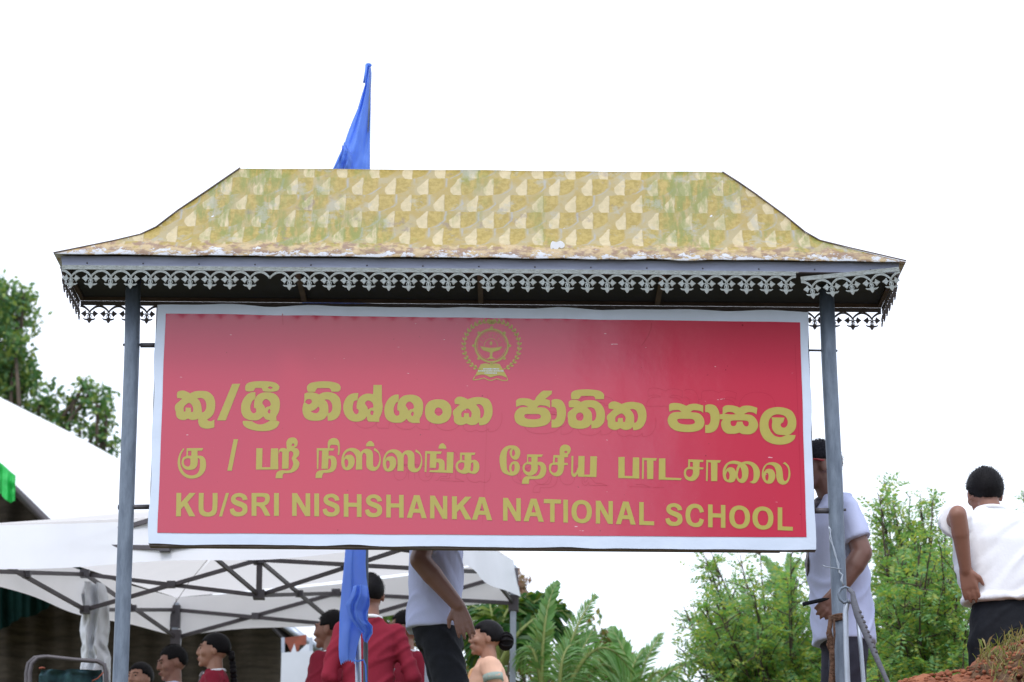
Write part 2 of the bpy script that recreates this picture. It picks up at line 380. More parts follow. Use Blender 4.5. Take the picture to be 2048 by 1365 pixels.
m = MB(); a, b = fillpoly([crom('1101,490 1105,483 1113,485 1121,482 1128,487 1129,493 1123,497 1118,495 1112,503 1107,497 1102,499')]); m.add([P(x, y, YC-HD*.74-.012) for x, y in a], [f[::-1] for f in b]); q = m.obj('torn_patch', M['valance'], SG); q.modifiers.new('s', 'SOLIDIFY').thickness = .003
# ---- fascias and soffit
FT0, FT1 = P(122, 512, YE+.03), P(1799, 526, YE+.03); FB0, FB1 = P(124, 531, YE+.03), P(1795, 546, YE+.03)
def board(name, a0, a1, b0, b1, th, mt):
    """a = top line, b = bottom line, thickness away from viewer"""
    m = MB(); d = Vector((0, th, 0)) if abs(a1.x-a0.x) > abs(a1.y-a0.y) else Vector((th, 0, 0))
    m.add([b0, b1, a1, a0, b0+d, b1+d, a1+d, a0+d], [(0,1,2,3),(5,4,7,6),(4,0,3,7),(1,5,6,2),(3,2,6,7),(4,5,1,0)])
    return m.obj(name, mt, SG)
board("fascia", FT0, FT1, FB0, FB1, .018, M['fascia'])
kb = lambda p, y: Vector((p.x, y, p.z))
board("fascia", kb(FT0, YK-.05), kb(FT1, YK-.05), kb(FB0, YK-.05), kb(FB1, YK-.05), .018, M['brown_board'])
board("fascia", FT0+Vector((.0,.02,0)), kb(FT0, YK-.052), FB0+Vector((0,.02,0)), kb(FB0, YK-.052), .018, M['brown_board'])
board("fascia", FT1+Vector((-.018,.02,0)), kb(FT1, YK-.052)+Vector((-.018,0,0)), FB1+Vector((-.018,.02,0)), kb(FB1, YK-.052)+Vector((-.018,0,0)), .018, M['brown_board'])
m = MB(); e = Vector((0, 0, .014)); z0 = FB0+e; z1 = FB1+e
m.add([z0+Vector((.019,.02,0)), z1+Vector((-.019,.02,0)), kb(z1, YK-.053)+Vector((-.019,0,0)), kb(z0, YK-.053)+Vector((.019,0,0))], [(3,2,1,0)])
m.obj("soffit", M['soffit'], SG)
for fx_ in (.28, .5, .72):   # joists under the soffit
    a = FB0.lerp(FB1, fx_); m = MB(); m.box((a.x-.012, YE+.055, a.z-.004), (a.x+.012, YK-.056, a.z+.012)); m.obj("joist", M['brown_board'], SG)
for i in range(15):          # rivets along the fascia
    a = FB0.lerp(FB1, .03+i*.067); m = MB(); m.ell((a.x, a.y-.001, a.z+.012), (.004,.003,.004), nu=6, nv=4); m.obj("rivet", M['dark_steel'], SG)
# ---- fretwork valance
PIT = .0903; UZ = PIT/462
def poly_ext(loops, th, mb):
    fl, fs = fillpoly(loops); n = len(fl)
    mb.add([Vector((x, -th/2, z)) for x, z in fl], [f for f in fs]); mb.add([Vector((x, th/2, z)) for x, z in fl], [f[::-1] for f in fs])
    o = 0
    for l in loops:
        k = len(l); a = [Vector((x, -th/2, z)) for x, z in l]; b = [Vector((x, th/2, z)) for x, z in l]
        mb.add(a+b, [(i, k+i, k+(i+1) % k, (i+1) % k) for i in range(k)])
def lace_mesh(flower=True, name="fretwork_motif"):
    mb = MB(); th = .003
    q = lambda pts: [(x*UZ, (10-y)*UZ/.955) for x, y in pts]
    def band(pts, w):
        top = []; bot = []
        for i, p in enumerate(pts):
            a = pts[max(i-1, 0)]; b = pts[min(i+1, len(pts)-1)]; dx, dy = b[0]-a[0], b[1]-a[1]; l = math.hypot(dx, dy) or 1
            ww = w[i] if isinstance(w, list) else w
            top.append((p[0]-dy/l*ww/2, p[1]+dx/l*ww/2)); bot.append((p[0]+dy/l*ww/2, p[1]-dx/l*ww/2))
        poly_ext([q(top+bot[::-1])], th, mb)
    poly_ext([q([(-231,10),(231,10),(231,92),(-231,92)])], .006, mb)
    for s in (-1, 1):
        band([(s*231,112),(s*185,116),(s*130,138),(s*75,175),(s*30,215),(s*2,262)], [58,56,52,46,42,36])
    if flower:
        for s in (-1, 1):
            band([(s*40,205),(s*8,250),(s*22,292),(s*75,300),(s*110,292)], [26,30,26,26,30])
            poly_ext([q([(s*210,296),(s*140,246),(s*100,210),(s*86,262),(s*70,294),(s*88,340),(s*118,380),(s*150,340)])], .006, mb)
            band([(0,300),(s*30,330),(s*48,352),(s*40,395),(s*12,420)], [22,20,16,16,20])
            band([(0,428),(s*60,440),(s*110,432),(s*148,412)], [50,44,34,18])
        band([(0,320),(0,430)], 40)
        poly_ext([q([(-62,440),(-30,500),(0,532),(30,500),(62,440),(0,415)])], .006, mb)
    me = bpy.data.meshes.new(name); me.from_pydata([tuple(v) for v in mb.v], [], mb.f); me.materials.append(M['lace']); return me
LM = lace_mesh(); LM0 = lace_mesh(False); LMB = LM.copy(); LMB.materials.clear(); LMB.materials.append(M['lace_back'])
def rail(a, b, mt):
    m = MB(); m.bar(a, b, .012, .006); return m.obj("fretwork_strip", mt, SG)
YL = YE+.022
def lace_run(pts, Y, mt, mesh, skip=()):
    a = P(pts[0][0], pts[0][1], Y); b = P(pts[1][0], pts[1][1], Y); st = rail(a, b, mt)
    d = (b-a); an = math.atan2(d.z, d.x); n = int(d.length/PIT + .3)
    for i in range(n):
        c = a + d.normalized()*(PIT*(i+.5)) + Vector((0, -.003, 0))
        ro = Matrix.Rotation(-an + .015*noise.noise(Vector((i*3.3, 1, 1))), 4, 'Y')
        same("fretwork_motif", LM0 if i in skip else mesh, st, Matrix.Translation(c) @ ro)
lace_run([(124, 532.5), (1597, 545.5)], YL, M['lace'], LM, skip=(10,))
lace_run([(1601, 556), (1797, 536.5)], YL-.015, M['lace'], LM)
# back run and the two ends
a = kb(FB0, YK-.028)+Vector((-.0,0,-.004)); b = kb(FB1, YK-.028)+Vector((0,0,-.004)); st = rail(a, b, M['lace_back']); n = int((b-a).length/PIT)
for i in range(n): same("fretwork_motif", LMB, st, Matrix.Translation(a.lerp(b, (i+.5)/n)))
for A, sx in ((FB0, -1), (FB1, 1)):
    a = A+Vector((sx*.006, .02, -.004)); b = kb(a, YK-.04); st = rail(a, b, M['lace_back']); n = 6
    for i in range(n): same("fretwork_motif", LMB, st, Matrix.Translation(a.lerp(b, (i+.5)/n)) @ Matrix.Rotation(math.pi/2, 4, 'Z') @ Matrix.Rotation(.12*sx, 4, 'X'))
# ---- posts
def post(pts, nm="post"):
    A = [P(x, y, YB) for x, y in pts]; d = (A[-1]-A[-2]); A.append(A[-1]+d.normalized()*((A[-1].z-(ZG-.25))/abs(d.normalized().z)))
    m = MB(); m.tube(A, .0355, 20); return m.obj(nm, M['galv'], SG, True)
post([(266.5, 558), (264, 700), (240.5, 1365)]); post([(1652.5, 566), (1658, 720), (1670, 960), (1684, 1365)])
def bolt(a, b, r):
    m = MB(); m.tube([P(*a, YB), P(*b, YB)], r, 10); m.obj("mounting_pipe", M['dark_steel'], SG, True)
bolt((281, 691), (314, 691), .011); bolt((236, 1015), (304, 1014), .011); bolt((246, 690), (283, 690), .006)
bolt((1612, 701), (1675, 702), .005); bolt((1626, 1022), (1665, 1022), .013); bolt((1684, 1020), (1692, 1020), .006)
# ---- board
YF = YB-.03
OUT = [(313,609),(1616,623),(1632,1101),(297,1088)]; INN = [(331,627.5),(1600,645),(1613,1075),(315,1066)]
def sheet(name, quad, Y, mt, parent, nx=60, nz_=24, wav=.0, edge=0.0):
    vs = []
    for j in range(nz_+1):
        for i in range(nx+1):
            s, t = i/nx, j/nz_
            x = (quad[0][0]*(1-s)+quad[1][0]*s)*(1-t)+(quad[3][0]*(1-s)+quad[2][0]*s)*t
            y = (quad[0][1]*(1-s)+quad[1][1]*s)*(1-t)+(quad[3][1]*(1-s)+quad[2][1]*s)*t
            if edge:
                if j in (0, nz_): y += edge*noise.noise(Vector((x*.012, y*.01, 3)))*2
                if i in (0, nx): x += edge*noise.noise(Vector((x*.01, y*.012, 9)))*2
            p = P(x, y, Y)
            vs.append((p.x, p.y, p.z))
    fs = [(j*(nx+1)+i, (j+1)*(nx+1)+i, (j+1)*(nx+1)+i+1, j*(nx+1)+i+1) for j in range(nz_) for i in range(nx)]
    return obj(name, vs, fs, mt, parent, True)
SB = MB(); c = [P(x, y, YF) for x, y in OUT]; d = Vector((0, .05, 0))
SB.add([c[3], c[2], c[1], c[0]]+[q+d for q in (c[3], c[2], c[1], c[0])], [(5,4,7,6),(4,0,3,7),(1,5,6,2),(3,2,6,7),(4,5,1,0)])
SBO = SB.obj("signboard", M['old_wood'], SG)
sheet("border", OUT, YF-.001, M['white_vinyl'], SBO, edge=2.2)
for k in range(4):    # wooden battens behind, peeping out below
    pass
m = MB(); m.box((P(300,1090,YB).x, YB-.02, P(965,1099,YB).z-.002), (P(1560,1090,YB).x, YB+.025, P(965,1090,YB).z)); m.obj("batten", M['old_wood'], SBO)
def red_mat():
    m = bpy.data.materials.new("glossy_red_vinyl"); m.use_nodes = True; t = m.node_tree; N = t.nodes; L = t.links; b = N["Principled BSDF"]
    b.inputs["Roughness"].default_value = .14; b.inputs["IOR"].default_value = 1.52; b.inputs["Coat Weight"].default_value = .32; b.inputs["Coat Roughness"].default_value = .07
    tc = N.new("ShaderNodeTexCoord")
    def nz(s, d=4, sv=None, lo=.4, hi=.6):
        n = N.new("ShaderNodeTexNoise"); n.inputs["Scale"].default_value = s; n.inputs["Detail"].default_value = d
        src = tc.outputs["Object"]
        if sv: q = N.new("ShaderNodeMapping"); q.inputs["Scale"].default_value = sv; L.new(src, q.inputs[0]); src = q.outputs[0]
        L.new(src, n.inputs["Vector"]); r = N.new("ShaderNodeMapRange"); r.inputs[1].default_value = lo; r.inputs[2].default_value = hi; L.new(n.outputs[0], r.inputs[0]); return r.outputs[0]
    def mix(f, a, c):
        n = N.new("ShaderNodeMix"); n.data_type = 'RGBA'; L.new(f, n.inputs[0])
        for i, q in ((6, a), (7, c)):
            if isinstance(q, tuple): n.inputs[i].default_value = (*q, 1)
            else: L.new(q, n.inputs[i])
        return n.outputs[2]
    c = mix(nz(1.2, 3), (.54,.040,.082), (.51,.040,.088))
    c = mix(nz(60, 3, (6, 1, 1), .735, .76), c, (.62,.20,.26))      # scuffs
    c = mix(nz(22, 2, (1, 1, 3), .765, .78), c, (.70,.45,.50))     # pale specks
    c = mix(nz(34, 2, (1, 1, 1), .75, .77), c, (.20,.01,.02))
    L.new(c, b.inputs["Base Color"])
    bp = N.new("ShaderNodeBump"); bp.inputs["Strength"].default_value = .22; bp.inputs["Distance"].default_value = .02
    ma = N.new("ShaderNodeMath"); ma.operation = 'ADD'; L.new(nz(2.2, 2, (1,1,.5), 0, 1), ma.inputs[0])
    mb_ = N.new("ShaderNodeMath"); mb_.operation = 'MULTIPLY'; mb_.inputs[1].default_value = .06; L.new(nz(26, 3, (1,1,1), 0, 1), mb_.inputs[0]); L.new(mb_.outputs[0], ma.inputs[1])
    L.new(ma.outputs[0], bp.inputs["Height"]); L.new(bp.outputs[0], b.inputs["Normal"]); return m
M['red'] = red_mat()
sheet("red_face", INN, YF-.003, M['red'], SBO, edge=.5)
# ---- lettering (traced outlines in photo units)
YT = YF-.0045
def glyph(loops, name="letter", Y=YT, mt=None, par=None):
    fl, fs = fillpoly(loops); vs = [P(x, y, Y) for x, y in fl]
    return obj(name, vs, [f[::-1] for f in fs], mt or M['gold'], par or SBO)
GL = []
def G(ox, oy, sc, parts, dx=0, dy=0):
    """parts: list of glyph pieces; each piece 'outer|hole|hole'"""
    fl = []; vs = []; fs = []; GL.extend(crom(p.split('|')[0], ox, oy, sc, dx, dy) for p in parts)
    for p in parts:
        loops = [crom(s, ox, oy, sc, dx, dy) for s in p.split('|')]
        a, b = fillpoly(loops); n = len(vs); vs += [P(x, y, YT) for x, y in a]; fs += [tuple(i+n for i in f[::-1]) for f in b]
    obj("letter", vs, fs, M['gold'], SBO)
G(340,770,13,["190,345c 180,250 215,175 340,150 450,185 520,225c 640,175 800,160 980,180 1110,280 1170,430 1170,600 1130,750 1050,850 960,905c 1010,945 1080,945 1155,905c 1150,1110c 1000,1140 870,1130 780,1080 735,980 735,880c 680,905 600,915 520,905 470,875c 400,910 320,915 230,890 165,810 150,690c 130,640 130,560 160,500 230,440 320,360c 250,350|360,700c 358,600 400,530 500,470 570,530 605,620 595,710c 545,710c 540,597c 410,595c 400,700c|700,360c 800,340 890,380 940,480 940,600 900,690 830,720c 820,600 800,500 760,410"])
G(0,0,1,["464.5,768.3c 480.4,768c 451.5,841.2c 434.2,841.2c"])
SHA = "920,325c 922,440c 905,510c 880,515 835,560 790,680 795,790 840,860 890,870 940,830 930,750 885,730c 885,620 905,510c 960,420 1060,350 1220,325 1370,345 1480,410 1545,520 1555,680 1530,830 1465,960 1470,1060c 1290,1060c 1180,1020 1130,950c 1010,1040 880,1055 740,1040 620,970 560,850 550,680 600,520 700,390 830,325|1100,600 1150,520 1220,505 1290,560 1320,640 1290,690 1230,700 1180,740c 1140,670|1240,830 1262,775 1300,770 1312,830 1290,880 1258,870"
G(440,760,13,["655,200 690,110 800,60 1000,38 1250,42 1430,75 1530,150 1540,220 1480,290 1300,312 1120,300c 1085,215c 920,210c 870,290c 750,305 670,280|1245,205 1300,172 1370,205 1310,240", SHA,
  "600,1070c 700,1068 830,1080c 960,1150 1080,1160 1200,1120 1310,1060c 1450,1065 1530,1085 1540,1130 1470,1240 1330,1310 1150,1335 950,1325 760,1280 640,1210 590,1120"])
G(595,755,13,["250,320 250,240 320,160 480,120 700,105 900,120 1060,170 1120,250 1110,330 1060,375c 890,375c 850,300 800,280c 520,280c 480,330 460,380c 280,380c",
  "180,430c 250,400 370,390 470,410 560,450c 660,400 800,385 960,420 1080,520 1125,660 1130,820 1090,980 1000,1080 880,1125 790,1130c 775,980c 700,1080 580,1125 430,1130 290,1110 180,1030 130,880 140,740 170,660c 180,560c|190,650c 240,580 330,570 375,620 350,680 280,705|340,880c 440,850 550,760c 575,830 540,910 470,935 400,920|700,580c 800,580 870,640 905,740 895,860 850,920 800,930c 800,780 770,660"])
G(670,755,13,["605,410c 600,480c 585,590c 560,600c 500,620 465,720 460,830 500,930 560,960 610,920 610,850 560,810c 565,700 590,600c 630,530 730,455 850,425 990,440c 1000,200c 1215,200c 1220,620c 1240,760 1215,920 1160,1050 1150,1160c 870,1150c 835,1090 830,1010c 760,1095 640,1145 500,1150 380,1110 280,1010 225,880 220,720 270,570 370,460 490,415|780,680 830,610 900,610 970,660 1000,740 990,790c 920,800 855,845c 840,780|920,920 940,870 1000,880 1000,930 980,980 930,970"])
G(440,760,13,[SHA], 286.6, 4.9)
G(845,775,13,["65,620 85,490 160,380 290,325 420,315 560,330 680,410 745,530 750,680 710,800 630,890 500,940 390,950 260,930 140,860 80,750|310,640 350,550 420,525 490,560 525,640 490,710 420,745 350,710"])
KA = "845,430c 835,330 900,260 990,245 1090,270 1175,312c 1300,270 1450,255 1600,275 1720,320 1790,430 1820,560 1815,700 1770,830 1680,940 1560,985 1475,985c 1465,905c 1400,960 1300,985 1220,975 1145,940c 1060,975 980,985 880,950 820,880 815,750c 790,690 795,620 850,560 975,450c|1010,770c 1015,660 1090,590 1180,555 1250,610 1280,680 1260,780c 1215,780c 1205,675c 1085,675c 1070,780c|1390,450c 1480,440 1560,490 1600,600 1590,720 1550,790 1500,800c 1500,650 1470,550"
G(845,775,13,[KA]); G(845,775,13,[KA], 307.8, 9.6)
G(1020,765,13,["160,640c 155,480c 240,420 400,415 520,435 600,475c 650,455 680,390 780,280 860,220c 1090,220c 1080,300 1000,370 910,435c 980,450 1040,480c 1040,670c 960,620 850,600 760,600 695,655c 880,660 980,710 1040,800 1065,920 1030,1030 930,1110 780,1150 600,1170 430,1160 270,1120 160,1040 115,920 130,800 200,700 300,650 475,648c 400,605 300,595|370,870 410,830 600,825 750,830 800,870 790,930 700,960 580,965 450,950 390,920"])
AA = "1080,470c 1150,440 1270,445 1370,500 1440,640 1455,820 1420,1000 1340,1120 1220,1175 1080,1180c 1080,970c 1160,970 1210,900 1220,780 1195,680 1130,640 1080,640c"
G(1020,765,13,[AA]); G(1020,765,13,[AA], 307.3, 10.5)
G(1120,765,13,["285,340 320,250 450,200 700,185 950,205 1080,250 1145,330 1140,440c 920,440c 890,370 800,355c 550,355c 520,400 480,440c 300,440c",
  "235,650c 225,520 290,465 400,460 480,480 540,515c 650,475 800,465 950,490 1080,590 1150,720 1170,860 1150,1020 1070,1130 970,1185 820,1200c 815,1080c 740,1160 600,1205 450,1205 300,1170 220,1070 210,960c 200,870 215,780 300,710 370,655c|415,900 440,820 530,785 600,830 610,920 570,990 510,1000 440,970|700,660c 800,650 890,690 940,800 930,930 880,1000 830,1000c 830,850 790,740"])
G(1325,790,13,["180,440c 175,260 280,215 420,220 530,250 620,290c 720,245 880,235 1060,280c 1060,470c 980,420 850,402 780,408 730,455c 900,470 1000,520 1070,620 1090,740 1050,850 960,920 820,960 640,970 450,955 300,910 190,820 135,690 150,580 220,490 330,452 495,448c 430,400 330,395 240,410|385,680 410,630 600,625 780,635 840,690 830,740 750,770 600,775 450,745"])
G(1440,790,11.375,["-5,445c 60,440c 62,290c 130,245 250,240 360,260 450,295c 530,255 680,250 850,300c 830,450c 760,405 640,395 545,442c 700,460 800,530 860,640 860,740 800,840 700,895 590,900 500,890 445,860c 360,885 280,890 160,880 70,810 30,710 30,620 70,560c -5,555c|100,432c 180,392 280,398 358,442c 250,450|240,640 270,590 450,583 620,595 655,650 630,715 570,715 530,670c 510,612c 390,612c 360,690 310,715 260,700"])
G(1440,790,11.375,["1720,920c 1690,1010 1590,1090 1450,1130 1280,1130 1130,1090 1000,1000 920,850 900,680 930,510 1030,370 1170,300 1340,280 1510,310 1640,380 1720,520 1735,680 1700,800 1610,890 1560,912c|1500,925c 1380,965 1260,940 1170,860 1110,730 1110,600 1180,490 1290,445 1420,460 1500,510 1540,600 1530,690 1470,750 1400,730 1380,670 1440,620c 1470,520c 1170,515c 1190,600 1180,700 1200,800 1280,890 1400,915"])
# second line
G(345,870,13,["370,350c 800,345c 770,415c 650,415c 650,545c 760,550 840,620 870,740 860,880 800,1000 700,1090 560,1135 420,1130 290,1070 190,950 140,800 140,650 190,480 280,350c 305,380c 230,500 200,650 210,800 260,920 340,1010 450,1055 560,1050 650,1000 700,900 715,780 710,650 680,610c 655,610c 650,760 610,850 540,900 420,915 310,880 245,790 240,680 280,590 360,555c|405,420c 490,415c 490,545c 400,545c|290,700 320,640 390,610 465,620c 465,750 430,820 370,825 310,780"])
G(345,870,13,["1590,115c 1705,115c 1540,935c 1425,935c"])
G(500,870,13,["165,350c 325,350c 315,845c 530,845c 545,355c 730,355c 735,900c 155,905c"])
G(500,870,13,["745,420c 790,360 880,345 960,370c 950,280 950,180 1010,95 1110,70 1200,100 1240,190 1220,290 1150,342c 1230,360 1280,440 1265,540 1195,612c 1270,700 1280,780 1240,880 1160,950 1060,990 890,1000c 850,1040 845,1130c 665,1130c 680,1020 720,960 820,925 980,930 1060,900 1110,810 1120,720 1080,620c 1120,530 1120,460 1060,420 1010,450c 1000,880c 830,885c 840,450c 790,430 765,455c 750,520c|1080,265 1110,225 1155,250 1140,290 1090,290"])
G(625,870,13,["110,350c 400,350c 400,200 450,120 550,85 650,120 700,220 710,400 690,530c 655,530c 660,300 560,262 470,270 440,350c 570,355c 545,410c 420,415c 415,545c 520,545 600,600 630,720 610,860 540,950 430,985 290,990c 260,1040 245,1125c 80,1125c 90,1010 150,945 250,920 400,905 460,860 485,750 470,640 415,620c 400,885c 235,885c 250,415c 165,410c 150,895c 115,895c"])
SS = "1125,905c 1135,640 1100,510 1010,430 920,435 840,510 812,615c 860,550 930,525 1010,525 1080,600 1095,720 1050,840 970,905 880,920 800,880 755,780 750,660 780,520 860,400 980,345 1100,350 1200,400 1250,455c 1320,390 1420,365 1520,400 1570,500 1575,780 1620,840 1680,810 1730,700 1740,580 1700,470 1590,400c 1610,345c 1700,410 1760,530 1775,680 1740,830 1660,920 1560,940 1460,900 1400,800 1400,550 1350,470 1310,490 1290,560c 1290,905c|830,700 860,630 920,660 930,750 900,830 860,840"
G(625,870,13,[SS, "1390,300c 1410,220 1500,160 1590,220 1605,300c"]); G(625,870,13,[SS], 83, 2.9)
G(840,875,13,["135,360c 570,370c 540,435c 430,430c 425,560c 540,560 620,610 640,700 640,850c 690,860c 700,385c 875,390c 855,930c 240,905c 260,855c 460,850 490,780 490,680 430,640c 410,800c 250,795c 260,430c 185,425c 165,905c 120,900c", "480,295c 500,210 580,155 660,210 685,300c"])
G(840,875,13,["1040,400c 1440,400c 1420,460c 1335,460c 1335,600c 1440,590 1520,660 1545,780 1510,890 1430,950 1330,940 1260,920c 1180,950 1080,940 980,890 930,790 940,680 1000,610 1040,600c|1090,460c 1160,460c 1160,600c 1090,600c|985,750 1010,680 1080,650 1150,660c 1150,760 1110,840 1060,850 1010,820|1330,680c 1370,650 1390,720 1380,830 1350,890 1310,860c"])
G(990,880,13,["430,145 550,165 640,250 655,370 610,480 530,525 450,490 390,400 385,300 430,222c 350,250 310,350 300,550 310,750 350,830 395,850c 370,780 375,680 430,590 520,555 600,590 645,690 630,810 560,900 450,935 330,910 210,850 150,740 120,560 130,400 190,260 300,170|440,340 470,250 510,290 520,370 480,430 450,410|430,740 450,650 500,640 510,740 480,820 440,810"])
G(990,880,13,["835,380c 1250,385c 1210,445c 1110,445c 1105,580c 1200,575 1290,630 1335,750 1310,890 1240,980 1130,1020 890,1025c 880,1145c 700,1145c 720,1030 790,960 900,945 1060,945 1140,900 1180,800 1180,690 1110,645c 1110,780 1050,880 940,935 830,920 750,850 715,740 740,640 830,580c|865,450c 945,450c 945,575c 860,575c|770,740 790,660 860,635 940,650c 940,760 900,830 840,835 790,800"])
G(1090,880,13,["220,400c 385,400c 385,240 440,150 540,125 640,170 670,260 640,350 600,385c 595,455c 500,460c 500,600c 595,605c 590,655c 500,660c 480,800 430,900 330,950 220,930 130,850 100,740 120,640 200,600c|260,465c 330,465c 330,590c 250,590c|155,750 180,670 240,650 330,660c 330,780 280,850 210,855 160,810|500,320 540,285 580,315 550,350"])
G(1090,880,13,["690,420c 740,420c 730,820 760,880 810,830 860,720c 870,420c 1030,425c 1020,905c 1165,910c 1180,430c 1350,430c 1335,970c 860,960c 850,880c 800,950 750,970 700,930 680,850"])
G(1230,895,13,["90,255c 250,250c 250,745c 455,750c 465,265c 630,265c 630,815c 85,800c"])
TA = "710,275c 1095,285c 1060,350c 1000,345c 995,825c 835,825c 830,340c 755,335c 745,825c 700,820c"
G(1230,895,13,[TA]); G(1230,895,13,[TA], 128, 4.2)
G(1230,895,13,["1145,290c 1310,290c 1310,785c 1735,805c 1710,855c 1135,840c"])
G(1350,895,13,["345,315c 740,330c 735,385c 640,385c 635,520c 745,530c 730,575c 635,575c 630,700 580,800 490,870 370,870 270,810 230,690 250,580 340,510c|390,380c 465,385c 465,510c 385,505c|285,660 310,590 380,570 465,580c 465,680 420,760 360,775 300,730"])
G(1430,895,11.375,["785,790c 860,750 880,620 860,480 790,400 680,370c 750,470 760,600 735,720 670,800 600,812 530,775 480,690c 440,770 380,800 320,800 230,760 185,680 175,580 190,480 260,370 370,315 480,310 600,345c 720,320 850,340 960,420 1020,550 1010,680 950,790 870,825|220,560c 290,410 400,375 525,395c 490,480 480,560c 430,480 340,455 270,490|250,620 290,545 330,620 320,710 290,740 260,700|520,600 570,450 610,560 610,680 570,725 530,690"])
G(1430,895,11.375,["1540,370c 1590,335c 1680,430 1715,600 1690,740 1620,830 1530,850 1440,800 1395,680 1390,560 1350,450 1270,400 1180,410 1120,500 1105,585c 1160,510 1240,490 1320,520 1370,620 1360,720 1300,810 1210,830 1130,790 1070,680 1070,560 1110,440 1200,360 1320,340 1430,370 1510,450 1540,580 1550,700 1580,765 1640,740 1670,620 1660,480 1600,400|1145,660 1180,580 1215,620 1215,700 1190,765 1155,730"])
# outlines of the old lettering that show through the vinyl, a scratch and a seam
m = MB()
def ribbon(pts, w):
    for i in range(len(pts)-1):
        (x0, y0), (x1, y1) = pts[i], pts[i+1]; l = math.hypot(x1-x0, y1-y0)
        if l < .05: continue
        nx, ny = -(y1-y0)/l*w/2, (x1-x0)/l*w/2
        m.add([P(x, y, YF-.0036) for x, y in ((x0+nx, y0+ny), (x1+nx, y1+ny), (x1-nx, y1-ny), (x0-nx, y0-ny))], [(0,3,2,1)])
for l in GL:
    cx = sum(p[0] for p in l)/len(l); cy = sum(p[1] for p in l)/len(l)
    if cy < 870 and 690 < cx < 1330: ribbon([(x+19, y+13) for x, y in l if y > cy-12], .75)
    if cy < 870 and cx > 1290: ribbon([(x-42, y-30) for x, y in l if y < cy+14], .6)
    if cy > 870 and 740 < cx < 1330: ribbon([(x+22, y+17) for x, y in l if y > cy-8], .75)
m.obj("old_lettering_relief", M['ridge'], SBO)
m = MB(); ribbon([(1303,646),(1302,658),(1296,673),(1288,685),(1283,692)], 1.8); ribbon([(565,628),(566,650)], 1.6); ribbon([(1590,690),(1600,930),(1604,1060)], .7); ribbon([(965,1046),(972,900),(975,790)], .5)
m.obj("scratch", M['ridge'], SBO)
# third line
EN = {'K':"0,0c .25,0c .25,.4c .68,0c 1,0c .58,.4c 1,1c .69,1c .4,.55c .25,.7c .25,1c 0,1c",
 'U':"0,0c .26,0c .26,.6 .32,.77 .5,.83 .68,.77 .74,.6 .74,0c 1,0c 1,.6 .93,.87 .75,.98 .5,1.01 .25,.98 .06,.85 0,.6",
 'S':"1490,205c 1590,190c 1560,110 1480,60 1400,50 1300,80 1250,150 1255,230 1310,290 1400,330 1470,360 1490,400 1460,445 1410,455 1350,440 1320,400 1305,370c 1225,395c 1250,480 1320,535 1410,545 1510,525 1580,460 1590,380 1570,300 1500,250 1400,215 1350,190 1345,155 1390,130 1440,135 1480,165",
 '/':"0,1c .68,0c 1,0c .32,1c",'I':"0,0c 1,0c 1,1c 0,1c",
 'R':"0,0c .62,0 .9,.05 .97,.26 .88,.46 .7,.55c .85,.75 1,1c .72,1c .55,.72 .42,.6 .26,.57c .26,1c 0,1c|.26,.16c .55,.16 .7,.2 .72,.28 .66,.38 .5,.41 .26,.41c",
 'N':"0,0c .27,0c .75,.63c .75,0c 1,0c 1,1c .73,1c .25,.37c .25,1c 0,1c",
 'H':"0,0c .26,0c .26,.38c .74,.38c .74,0c 1,0c 1,1c .74,1c .74,.56c .26,.56c .26,1c 0,1c",
 'A':"0.36,0c .64,0c 1,1c .75,1c .67,.77c .33,.77c .25,1c 0,1c|.5,.25c .61,.6c .39,.6c",
 'T':"0,0c 1,0c 1,.18c .63,.18c .63,1c .37,1c .37,.18c 0,.18c",'L':"0,0c .3,0c .3,.83c 1,.83c 1,1c 0,1c",
 'O':".5,-.01 .78,.06 .95,.24 1,.5 .95,.76 .78,.94 .5,1.01 .22,.94 .05,.76 0,.5 .05,.24 .22,.06|.5,.17 .32,.24 .24,.5 .32,.76 .5,.83 .68,.76 .76,.5 .68,.24",
 'C':"1,.33c .78,.38c .7,.22 .52,.17 .34,.25 .25,.5 .34,.77 .52,.84 .7,.78 .77,.62c 1,.68c .9,.9 .72,1 .5,1.01 .25,.95 .07,.8 0,.5 .07,.2 .27,.04 .52,-.01 .8,.05 .93,.18"}
XS = [('K',352.5,391),('U',397.3,434.7),('/',438.4,457.5),('S',459.6,495.2),('R',503.2,540.6),('I',548,557.8),('N',584.2,620.3),('I',628.6,638.2),('S',645.2,679.3),('H',687.6,723),('S',730,764.3),('H',772.5,807.3),('A',813.6,853.4),('N',860.2,894.5),('K',904,943),('A',943.9,984.2),('N',1006.2,1041.5),('A',1047,1087.6),('T',1087.6,1121.8),('I',1126.8,1135.8),('O',1143,1183.6),('N',1191.7,1225.6),('A',1231.8,1271.4),('L',1278.4,1308.3),('S',1330.7,1364.9),('C',1371,1408),('H',1416.2,1450.8),('O',1458.6,1500),('O',1505,1546.8),('L',1555.5,1585.6)]
for ch, x0, x1 in XS:
    y0f = lambda x: float(np.interp(x, [353,590,833,1023,1104,1293,1433,1600],[986.3,986.7,990.8,996.6,999,1005,1010,1017])); h = 45.6 + (1.2 if x0 < 500 else 0)
    fl = []; vs = []; fs = []; loops = []
    for s in EN[ch].split('|'):
        l = crom(s)
        if ch == 'S': l = [((x-1225)/367, (y-50)/495) for x, y in l]
        loops.append([(x0+(x1-x0)*x - (.9 if x0 < 500 else 0)*(y-.5), y0f(x0+(x1-x0)*x)+h*y) for x, y in l])
    glyph(loops)
